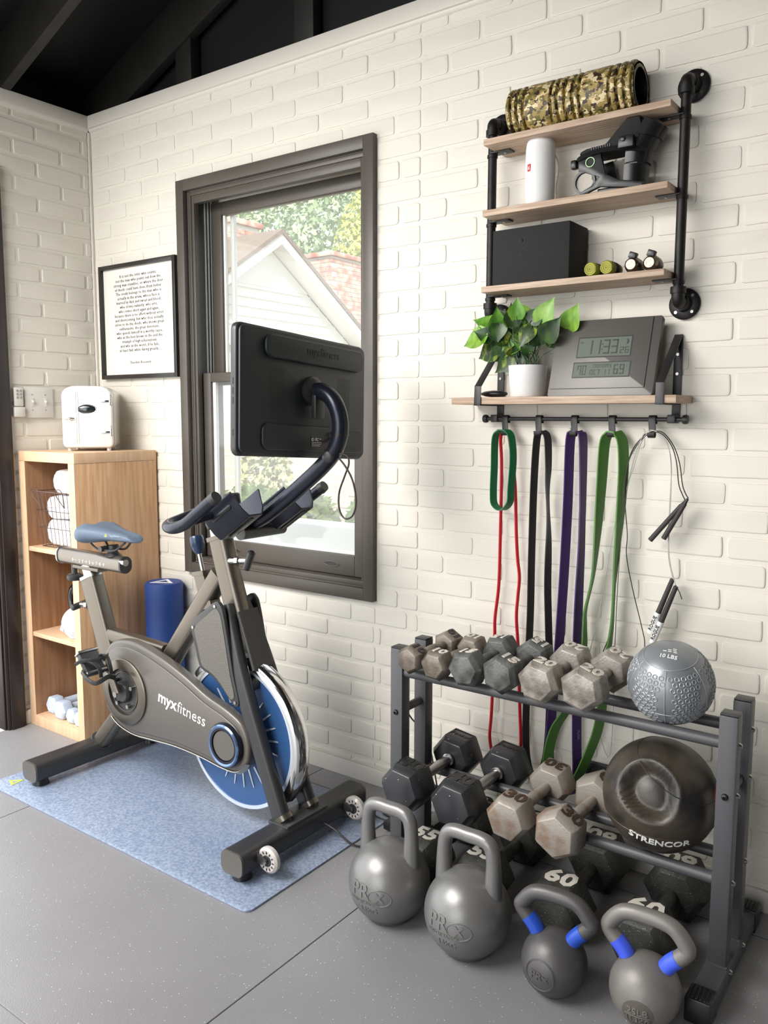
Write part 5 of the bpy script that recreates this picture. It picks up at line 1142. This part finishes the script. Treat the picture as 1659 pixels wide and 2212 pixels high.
# flywheel
FX, FZ, FR = 1.345, .288, .232
ay = lambda h: (0, 1, 0)
fwh = part(MB().lathe([(.02, -.016), (.16, -.012), (.172, -.016), (.219, -.016), (.219, .016), (.172, .016), (.16, .012), (.02, .016), (.02, -.016)], (FX, YB_, FZ), (0, 1, 0), 72), 'flywheel', M_blue)
part(MB().lathe([(.2185, -.0195), (FR-.003, -.0195), (FR, -.016), (FR, .016), (FR-.003, .0195), (.2185, .0195), (.2185, -.0195)], (FX, YB_, FZ), (0, 1, 0), 72), 'flywheel_rim', M_rim, fwh)
for k in range(24):
    a = 2*PI*(k+.4)/24
    for s in (-1, 1):
        dr = V(math.cos(a), 0, math.sin(a)); tg = V(-math.sin(a), 0, math.cos(a)); c0 = V(FX, YB_+s*.0135, FZ)
        MB().add([c0+dr*.105-tg*.006, c0+dr*.165-tg*.0015, c0+dr*.165+tg*.0015, c0+dr*.105+tg*.002], [(0, 1, 2, 3)]).prism([(.105, -.005), (.165, -.0015), (.165, .0015), (.105, .003)], lambda p, q, d: c0+dr*p+tg*q+V(0, d, 0), -.0015, .0015).build('vane', M_rim, fwh, smooth=0)
# chrome wheel guard arc
def arc(r, a0, a1, n): return [V(FX+r*math.cos(math.radians(a0+(a1-a0)*k/n)), YB_, FZ+r*math.sin(math.radians(a0+(a1-a0)*k/n))) for k in range(n+1)]
pth = arc(.246, 138, -38, 40); sides = [V(0, 1, 0)]*len(pth)
half = [(-.030, -.010), (-.028, .004), (-.020, .012), (0, .0155), (.020, .012), (.028, .004), (.030, -.010), (.026, -.010), (.018, .007), (0, .0105), (-.018, .007), (-.026, -.010)]
ctr = V(FX, YB_, FZ); vs_ = []; mm = len(half)
for p in pth:
    d = (p-ctr).normalized()
    for (a, b) in half: vs_.append(p+V(0, a, 0)+d*b)
fs_ = [(i*mm+j, i*mm+(j+1) % mm, (i+1)*mm+(j+1) % mm, (i+1)*mm+j) for i in range(len(pth)-1) for j in range(mm)]+[tuple(range(mm)), tuple((len(pth)-1)*mm+j for j in reversed(range(mm)))]
part(MB().add(vs_, fs_), 'wheel_guard', M_chrome)
# chain cover
CVX, CVZ = .868, .352
outl = [(.708, .36), (.722, .44), (.772, .505), (.85, .527), (.93, .523), (1.04, .497), (1.15, .458), (1.25, .415), (1.34, .388), (1.405, .355), (1.432, .30), (1.424, .235), (1.385, .198), (1.32, .194), (1.22, .205), (1.10, .210), (.98, .204), (.88, .200), (.79, .222), (.735, .275)]
OC = [(p.x+.012, p.y) for p in crv([(a, b, 0) for a, b in outl], 5, True)]
XZf = lambda a, b, d: V(a, d, b)
part(MB().prism(OC, XZf, -.540, -.50), 'chain_cover', M_cov, bevel=.012, seg=4, smooth=50)
def inset(pts, k):
    n = len(pts); o_ = []
    for i, (x, z) in enumerate(pts):
        (x0, z0), (x1, z1) = pts[i-1], pts[(i+1) % n]; tx, tz = x1-x0, z1-z0; l = math.hypot(tx, tz) or 1; o_.append((x+(-tz/l)*-k*-1 if False else x+tz/l*k, z-tx/l*k))
    return o_
IN = inset(OC, .022)
cx_ = sum(p[0] for p in IN)/len(IN)
if max(p[0] for p in IN) > max(p[0] for p in OC): IN = inset(OC, -.022)
cvp = part(MB().prism(IN, XZf, -.5455, -.52), 'cover_face', M_cov, bevel=.003, smooth=50)
# lighter metal strip standing in for the reflection on the cover's lower bevel
low = [i for i in range(len(OC)) if OC[i][1] < .245]
seg = [OC[i] for i in low]; seg.sort()
part(MB().sweep([V(a, -.5375, b+.0028) for a, b in seg], [(-.0085, -.0010), (.0085, -.0010), (.0085, .0010), (-.0085, .0010)], (0, -.7, .7)), 'bevel_reflection', mat('bevel_reflection_metal', (176, 170, 158), .25, metal=.9), cvp)
part(MB().text('myx', .053, flat((1.040, -.5462, .371), (1, 0, -.17), (.17, 0, 1)), bold=.022, depth=.0012, align='LEFT'), 'lettering', M_white, cvp, smooth=0)
part(MB().text('fitness', .053, flat((1.1335, -.5462, .355), (1, 0, -.17), (.17, 0, 1)), bold=-.006, depth=.0012, align='LEFT'), 'lettering', M_white, cvp, smooth=0)
# crank disc, hub cap
ck_ = part(MB().lathe([(.080, .0), (.108, 0), (.113, .004), (.113, .03), (.080, .03), (.080, 0)], (CVX, -.556, CVZ), (0, 1, 0), 60), 'crank_ring', M_bk)
part(MB().lathe([(0, 0), (.079, 0), (.079, .01), (0, .01)], (CVX, -.547, CVZ), (0, 1, 0), 48), 'crank_disc', M_bkd, ck_)
part(MB().lathe([(.066, 0), (.069, 0), (.069, .004), (.066, .004), (.066, 0)], (CVX, -.550, CVZ), (0, 1, 0), 48), 'disc_ring', M_bk, ck_)
for a in (25, 140, 235, 300):
    part(MB().cyl((CVX+.052*math.cos(math.radians(a)), -.562, CVZ+.052*math.sin(math.radians(a))), (CVX+.052*math.cos(math.radians(a)), -.545, CVZ+.052*math.sin(math.radians(a))), .007, n=14), 'crank_bolt', M_steel, ck_)
part(MB().lathe([(0, 0), (.03, 0), (.036, .008), (.036, .02), (0, .02)], (CVX, -.566, CVZ), (0, 1, 0), 30), 'crank_boss', M_bkd, ck_)
hbx, hbz = 1.356, .283
hcp = part(MB().lathe([(0, -.002), (.046, -.002), (.049, 0), (.049, -.008), (.064, -.008), (.070, 0), (.070, .02), (0, .02)], (hbx, -.552, hbz), (0, 1, 0), 48), 'hub_cap', M_navy)
part(MB().lathe([(0, 0), (.046, 0), (.046, .003), (0, .003)], (hbx, -.5565, hbz), (0, 1, 0), 40), 'hub_plate', M_cov, hcp)
part(MB().lathe([(.056, 0), (.062, -.002), (.066, .002), (.060, .004), (.056, 0)], (hbx, -.5605, hbz), (0, 1, 0), 44), 'hub_ring', mat('blue_chrome', (110, 134, 170), .2, metal=.8), hcp)
# cranks and pedals
def crank(y, s, ang):
    e = V(CVX+.122*math.cos(ang), y, CVZ+.122*math.sin(ang)); c0 = V(CVX, y, CVZ)
    ca_ = part(MB().sweep([c0, c0.lerp(e, .15), e], rrect(.014, .034, .006, 3), (0, 1, 0), scale=[1.1, 1, .8]), 'crank_arm', M_bk)
    part(MB().cyl(c0+V(0, s*.006, 0), c0+V(0, s*.010, 0), .010, n=16), 'axle_cap', M_steel, ca_)
    part(MB().cyl(c0.lerp(e, .62)+V(0, s*.006, 0), c0.lerp(e, .62)+V(0, s*.008, 0), .008, n=14), 'arm_screw', M_steel, ca_)
    return e
e = crank(-.580, -1, math.radians(118))
pc = V(e.x-.004, -.632, e.z+.004)
def pedal(pc, s, tilt):
    Mx = Matrix.Rotation(tilt, 3, 'Y')
    T = lambda a, b, c: pc+Mx@V(a, b*1.0, c)
    pd = MB().obox(pc, (.092, .070, .022), Mx); p_ = part(pd, 'pedal', M_bkd, bevel=.005)
    part(MB().cyl(pc+V(0, -s*.04, 0), pc+V(0, -s*.066, 0), .008, n=12), 'pedal_axle', M_steel, p_)
    for q in (-.038, .038): part(MB().obox(T(q, 0, .0), (.008, .076, .028), Mx), 'pedal_rail', M_steel, p_, bevel=.002)
    cage = [T(.02, -.040, -.010), T(.055, -.043, .005), T(.085, -.036, .03), T(.082, 0, .052), T(.085, .036, .03), T(.055, .043, .005), T(.02, .040, -.010)]
    part(MB().sweep(crv(cage, 5), rrect(.016, .004, .0018, 2), (.4, 0, 1)), 'toe_cage', M_bkd, p_)
    part(MB().sweep(crv([T(.075, -.02, .044), T(.05, -.02, .056), T(.02, -.028, .050), T(-.012, -.042, .014), T(-.010, -.046, -.012)], 5), rrect(.014, .003, .001, 2), (0, 1, .2)), 'strap', M_bkd, p_)
    part(MB().sweep(crv([T(.075, .02, .044), T(.05, .02, .056), T(.02, .028, .050), T(-.012, .042, .014), T(-.010, .046, -.012)], 5), rrect(.014, .003, .001, 2), (0, 1, .2)), 'strap', M_bkd, p_)
    part(MB().sweep(crv([T(-.01, -.048, -.012), T(.0, -.05, .03), T(.02, 0, .068), T(.0, .05, .03), T(-.01, .048, -.012)], 5), rrect(.012, .0025, .001, 2), (1, 0, .1)), 'strap_loop', M_bkd, p_)
    part(MB().obox(T(-.03, -.02, -.018), (.03, .016, .012), Mx), 'cleat_clip', M_steel, p_, bevel=.003)
    part(MB().obox(T(-.03, .02, -.018), (.03, .016, .012), Mx), 'cleat_clip', M_steel, p_, bevel=.003)
pedal(pc, -1, math.radians(52))
e2 = crank(-.350, 1, math.radians(-62)); pedal(V(e2.x, -.298, e2.z), 1, math.radians(10))
# perforated side panels
pan = [(1.318, .722), (1.338, .716), (1.352, .69), (1.372, .60), (1.392, .50), (1.412, .43), (1.404, .412), (1.386, .415), (1.34, .458), (1.295, .486), (1.252, .500), (1.236, .52), (1.222, .57), (1.205, .625), (1.215, .65), (1.27, .69)]
PC = [(p.x, p.y) for p in crv([(a, b, 0) for a, b in pan], 3, True)]
cxp = sum(p[0] for p in pan)/len(pan); czp = sum(p[1] for p in pan)/len(pan)
for y0, y1, yf, sg in ((-.545, -.531, -.5455, -1), (-.399, -.385, -.3845, 1)):
    pp_ = part(MB().prism(PC, XZf, y0, y1), 'side_panel', M_bkd, bevel=.003)
    PI_ = [(cxp+(a-cxp)*.82, czp+(b-czp)*.86) for a, b in PC]
    part(MB().prism(PI_, XZf, yf-.001, yf+.001), 'mesh_panel', mat('perforated_grey', (104, 100, 94), .4, metal=.5, bump=.9, bscale=420) if 'perforated_grey' not in MATS else MATS['perforated_grey'], pp_, smooth=0)
    for a, b in ((1.318, .708), (1.217, .628), (1.398, .424)): part(MB().cyl((a, y0 if sg < 0 else y1, b), (a, (y0 if sg < 0 else y1)+sg*.003, b), .005, n=12), 'panel_screw', M_steel, pp_)
part(MB().sweep(crv([V(1.372, YB_, .69), V(1.40, YB_, .62), V(1.437, YB_, .52)], 4), rrect(.085, .012, .005, 3), (0, 1, 0)), 'front_mesh', mat('dark_mesh', (58, 56, 54), .45, bump=.9, bscale=420))
part(MB().box(1.365, 1.44, YB_-.05, YB_+.05, .455, .49), 'brake_housing', M_bkd, bevel=.01)
# caster wheels on the front foot
M_clr = mat('clear_grey_urethane', (208, 200, 194), .25, trans=.25)
for y in (-.665, -.285):
    c = V(1.648, y, .064)
    wv = part(MB().lathe([(.014, -.010), (.030, -.0115), (.0365, -.006), (.0375, 0), (.0365, .006), (.030, .0115), (.014, .010), (.014, -.010)], c, (0, 1, 0), 36), 'caster_wheel', M_clr)
    part(MB().lathe([(0, -.013), (.015, -.012), (.017, -.009), (.017, .009), (.015, .012), (0, .013)], c, (0, 1, 0), 20), 'caster_hub', M_bkd, wv)
    for k in range(12):
        a = 2*PI*k/12; part(MB().obox(c+V(.024*math.cos(a), -.0115, .024*math.sin(a)), (.007, .002, .003), Matrix.Rotation(-a, 3, 'Y')), 'spoke', M_bkd, wv, smooth=0)
    part(MB().prism([(1.60, .05), (1.652, .056), (1.656, .072), (1.60, .085)], XZf, y+.014, y+.02), 'caster_bracket', M_bkd, bevel=.002)
    part(MB().prism([(1.60, .05), (1.652, .056), (1.656, .072), (1.60, .085)], XZf, y-.02, y-.014), 'caster_bracket', M_bkd, bevel=.002)
    part(MB().cyl(c+V(0, -.023, 0), c+V(0, .023, 0), .006, n=14), 'caster_axle', M_steel, wv)
# ------------------------------------------------------------------ handlebar, cradles, arm and screen
stem = part(MB().sweep([V(1.262, YB_, .89), V(1.25, YB_, .952)], rrect(.040, .056, .012, 4), (0, 1, 0)), 'stem', M_steel)
part(MB().obox((1.275, YB_, .962), (.10, .07, .03), Matrix.Rotation(-.5, 3, 'Y')), 'bar_clamp', M_bkd, bevel=.008)
for s in (-1, 1):
    P = [(1.484, .225, 1.055), (1.42, .225, 1.013), (1.365, .226, .977), (1.318, .225, .962), (1.275, .213, .960), (1.25, .185, .963), (1.248, .145, .972), (1.262, .09, .988), (1.28, .04, .998), (1.285, 0, 1.0)]
    hb_ = part(MB().tube(crv([V(a, YB_+s*b, c) for a, b, c in P], 6), .0172, 16), 'handlebar', M_navy, smooth=60)
    ep = V(1.484, YB_+s*.225, 1.055); part(MB().cyl(ep-V(.006, 0, .004), ep+V(.010, 0, .0066), .0186, .0165, n=20), 'grip_end', M_bkd, hb_)
    part(MB().tube(crv([V(1.365, YB_+s*.215, .98), V(1.40, YB_+s*.15, 1.0), V(1.385, YB_+s*.07, .985), V(1.33, YB_+s*.03, .975)], 6), .0135, 12), 'inner_bar', M_navy, hb_)
part(MB().lathe([(0, 0), (.024, 0), (.026, .004), (.026, .030), (.022, .034), (0, .034)], (1.288, YB_+.03, 1.006), (-.2, 0, 1), 24), 'bar_knob', M_bkd)
part(MB().cyl((1.40, YB_-.05, .935), (1.40, YB_+.13, .935), .022, n=20), 'cross_cylinder', M_bkd)
D = V(.835, 0, .55).normalized(); N = V(-.55, 0, .835).normalized()
for s in (-1, 1):
    c0 = V(1.452, YB_+s*.108, .985)
    def ch(l, w_, h_): return c0+D*l+V(0, w_, 0)+N*h_
    uprof = [(-.058, .052), (-.040, -.006), (-.026, -.026), (.026, -.026), (.040, -.006), (.058, .052)]
    m = MB(); th = .0045; Lh = .072
    vs_ = []; n2 = len(uprof)
    for l in (-Lh, Lh):
        for (a, b) in uprof: vs_.append(ch(l, a, b))
        for (a, b) in uprof: vs_.append(ch(l, a*.93, b+th))
    fs_ = []
    for i in range(n2-1):
        fs_ += [(i, i+1, 2*n2+i+1, 2*n2+i), (n2+i+1, n2+i, 3*n2+i, 3*n2+i+1), (i+1, i, n2+i, n2+i+1), (2*n2+i, 2*n2+i+1, 3*n2+i+1, 3*n2+i)]
    fs_ += [(0, 2*n2, 3*n2, n2), (n2-1, 2*n2-1, 4*n2-1, 3*n2-1)]
    cr = part(m.add(vs_, fs_), 'weight_cradle', M_navy, bevel=.0015, smooth=50)
    for sg in (-1, 1):
        sl_ = [ch(a, sg*(.050+.0022), .020+b) for a, b in ((-.045, -.006), (.045, -.006), (.045, .006), (-.045, .006))]
        part(MB().sweep([ch(a, sg*.0505, .024) for a in (-.045, -.04, .04, .045)], rrect(.013, .003, .001, 2), tuple(N), scale=[.5, 1, 1, .5]), 'cradle_slot', M_blackpl, cr)
    part(MB().sweep([ch(a, 0, -.0275) for a in (-.055, -.05, .05, .055)], rrect(.016, .003, .001, 2), (0, 1, 0), scale=[.5, 1, 1, .5]), 'cradle_slot', M_blackpl, cr)
armp = [V(1.35, YB_, .945), V(1.43, YB_, .972), V(1.51, YB_, 1.020), V(1.60, YB_, 1.082), V(1.68, YB_, 1.142), V(1.722, YB_, 1.185), V(1.742, YB_, 1.235), V(1.738, YB_, 1.285), V(1.715, YB_, 1.325), V(1.682, YB_, 1.345), V(1.655, YB_, 1.348)]
am = part(MB().tube(crv(armp, 5), .0232, 18), 'screen_arm', M_navy, smooth=60)
part(MB().tube([V(1.7415, YB_, 1.228), V(1.7425, YB_, 1.234)], .0238, 18), 'arm_joint', M_blackpl, am)
part(MB().lathe([(0, .006), (.010, .0055), (.016, .003), (.018, 0)], (1.715, YB_-.019, 1.168), (.3, -.9, -.1), 24), 'arm_cap', M_bkd, am)
# screen, back towards the room
MW, MH = .545, .338; mc_ = V(1.632, YB_-.012, 1.332)
yv = V(-.03, 1, -.058).normalized(); zv = V(-.03, .058, 1).normalized(); nv = yv.cross(zv)      # nv ~ +x, out of the back
Fm = lambda a, b, c: mc_+yv*a+zv*b+nv*c
mon = part(MB().prism(rrect(MW, MH, .022, 6), Fm, -.024, -.002), 'screen_body', M_bkd, bevel=.005, seg=3)
M_scr = mat('dark_teal_back_shell', (32, 40, 45), .5, bump=.08, bscale=300)
bkp = part(MB().prism(rrect(MW-.012, MH-.012, .020, 6), Fm, -.003, .006), 'back_shell', M_scr, mon, bevel=.004)
part(MB().prism([(a+.035, b+MH*.355) for a, b in rrect(MW-.115, .062, .026, 6)], Fm, .005, .017), 'top_bulge', M_scr, mon, bevel=.008, seg=4)
part(MB().prism([(a+.030, b-MH*.345) for a, b in rrect(MW-.105, .070, .022, 6)], Fm, .005, .015), 'bottom_bulge', M_scr, mon, bevel=.008, seg=4)
part(MB().prism(rrect(MW-.02, MH-.02, .012, 5), Fm, -.0255, -.0238), 'display_glass', M_glassd, mon)
vt = MB()
for c_ in (-.125, .165):
    for i in range(10):
        for j in range(20): vt.prism([(c_+i*.006-.03+.0022*math.cos(q*PI/3), -.07+j*.0068+(i % 2)*.0034+.0022*math.sin(q*PI/3)) for q in range(6)], Fm, .0058, .0063)
part(vt, 'vent_holes', M_blackpl, mon, smooth=0, kind='stuff')
part(MB().text('myxfitness', .034, lambda a, b, c: Fm(a+.055, b+MH*.365, .0172+c), depth=.0012, bold=.01), 'raised_lettering', mat('gloss_black_letter', (12, 14, 16), .3), mon, smooth=0)
lb = part(MB().prism([(a+.045, b-MH*.375) for a, b in rrect(.085, .035, .002, 2)], Fm, .0152, .0156), 'rating_label', M_blackpl, mon, smooth=0)
lt_ = MB(); lt_.text('FC', .012, lambda a, b, c: Fm(a+.028, b-MH*.35, .0158+c), bold=.03, depth=.0003)
lt_.tube([Fm(.010+.0038*math.cos(2*PI*q/14), -MH*.35+.0038*math.sin(2*PI*q/14), .0158) for q in range(14)], .0009, 4, closed=True)
for q in range(3): lt_.prism([(.006, -MH*.375-q*.0045), (.05-q*.004, -MH*.375-q*.0045), (.05-q*.004, -MH*.375-q*.0045+.0014), (.006, -MH*.375-q*.0045+.0014)], Fm, .0156, .0159)
lt_.prism([(.040, -MH*.345), (.047, -MH*.345), (.047, -MH*.345+.002), (.040, -MH*.345+.002)], Fm, .0156, .0159)
part(lt_, 'label_print', M_white, mon, smooth=0)
part(MB().lathe([(0, 0), (.038, 0), (.040, .004), (.040, .016), (.030, .024), (0, .024)], Fm(.012, .016, .004), tuple(nv), 28), 'arm_mount', M_bkd, mon)
part(MB().box(1.655, 1.672, YB_-.02, YB_+.02, 1.27, 1.36), 'mount_hinge', M_bkd, mon, bevel=.004)
for b in (.02, -.005, -.03, -.11): part(MB().prism([(a*1+0, c) for a, c in ((-.002, b-.008), (.002, b-.008), (.002, b+.008), (-.002, b+.008))], lambda p, q, d: mc_+yv*(-MW/2+.0002-d)+zv*q+nv*(-.013+p), -.001, .001), 'side_port', M_blackpl, mon)
part(MB().tube(crv([Fm(.085, -.095, .02), Fm(.09, -.12, .03), V(1.712, YB_-.01, 1.20)], 5), .0032, 8), 'screen_cable', M_cable, mon)
M_cb = mat('brown_black_cable', (46, 32, 28), .5)
part(MB().tube(crv([V(1.722, YB_, 1.172), V(1.735, YB_-.005, 1.178), V(1.765, YB_, 1.172), V(1.772, YB_, 1.150), V(1.757, YB_, 1.115), V(1.738, YB_, 1.07), V(1.738, YB_, 1.025), V(1.757, YB_, 1.0), V(1.785, YB_, 1.01), V(1.797, YB_, 1.05), V(1.785, YB_, 1.105), V(1.758, YB_, 1.145), V(1.728, YB_, 1.172)], 6), .0026, 8), 'cable_loop', M_cb, am)
# ------------------------------------------------------------------ cords on the floor
cd = thing('power_cord', (1.75, -.2, 0), 'black power cord with adapter trailing from the bike to the wall', 'power cord')
MB().tube(crv([V(1.60, -.40, .055), V(1.66, -.40, .045), V(1.72, -.39, .012), V(1.76, -.36, .004), V(1.82, -.30, .004), V(1.80, -.22, .004), V(1.72, -.17, .004), V(1.63, -.14, .010), V(1.62, -.10, .004), V(1.70, -.07, .004), V(1.80, -.10, .004), V(1.79, -.16, .004), V(1.70, -.18, .009), V(1.66, -.14, .004), V(1.74, -.08, .004), V(1.84, -.06, .004), V(1.95, -.04, .004)], 6), .0032, 8).build('cord', M_cable, cd)
MB().tube(crv([V(1.64, -.12, .008), V(1.70, -.10, .006), V(1.76, -.13, .006), V(1.74, -.19, .006), V(1.68, -.21, .012), V(1.64, -.17, .006)], 6), .003, 8).build('cord_loop', M_cable, cd)
MB().box(1.735, 1.80, -.255, -.205, .0066, .034).build('adapter', M_blackpl, cd, bevel=.005)
rw = tag(MB().tube(crv([V(1.842, -.355, .47), V(1.832, -.33, .465), V(1.818, -.27, .43), V(1.805, -.2, .36), V(1.79, -.1, .28), V(1.785, -.06, .2), V(1.80, -.05, .1), V(1.815, -.045, .02), V(1.83, -.04, .004)], 6), .0026, 8).build('thin_cable', M_cable), 'thin dark cable looping down beside the left rack posts', 'cable')
tag(MB().box(2.29, 2.40, -.020, -.0065, .20, .29).build('outlet_box', M_blackpl, bevel=.003), 'black outlet box low on the wall behind the rack', 'outlet box')
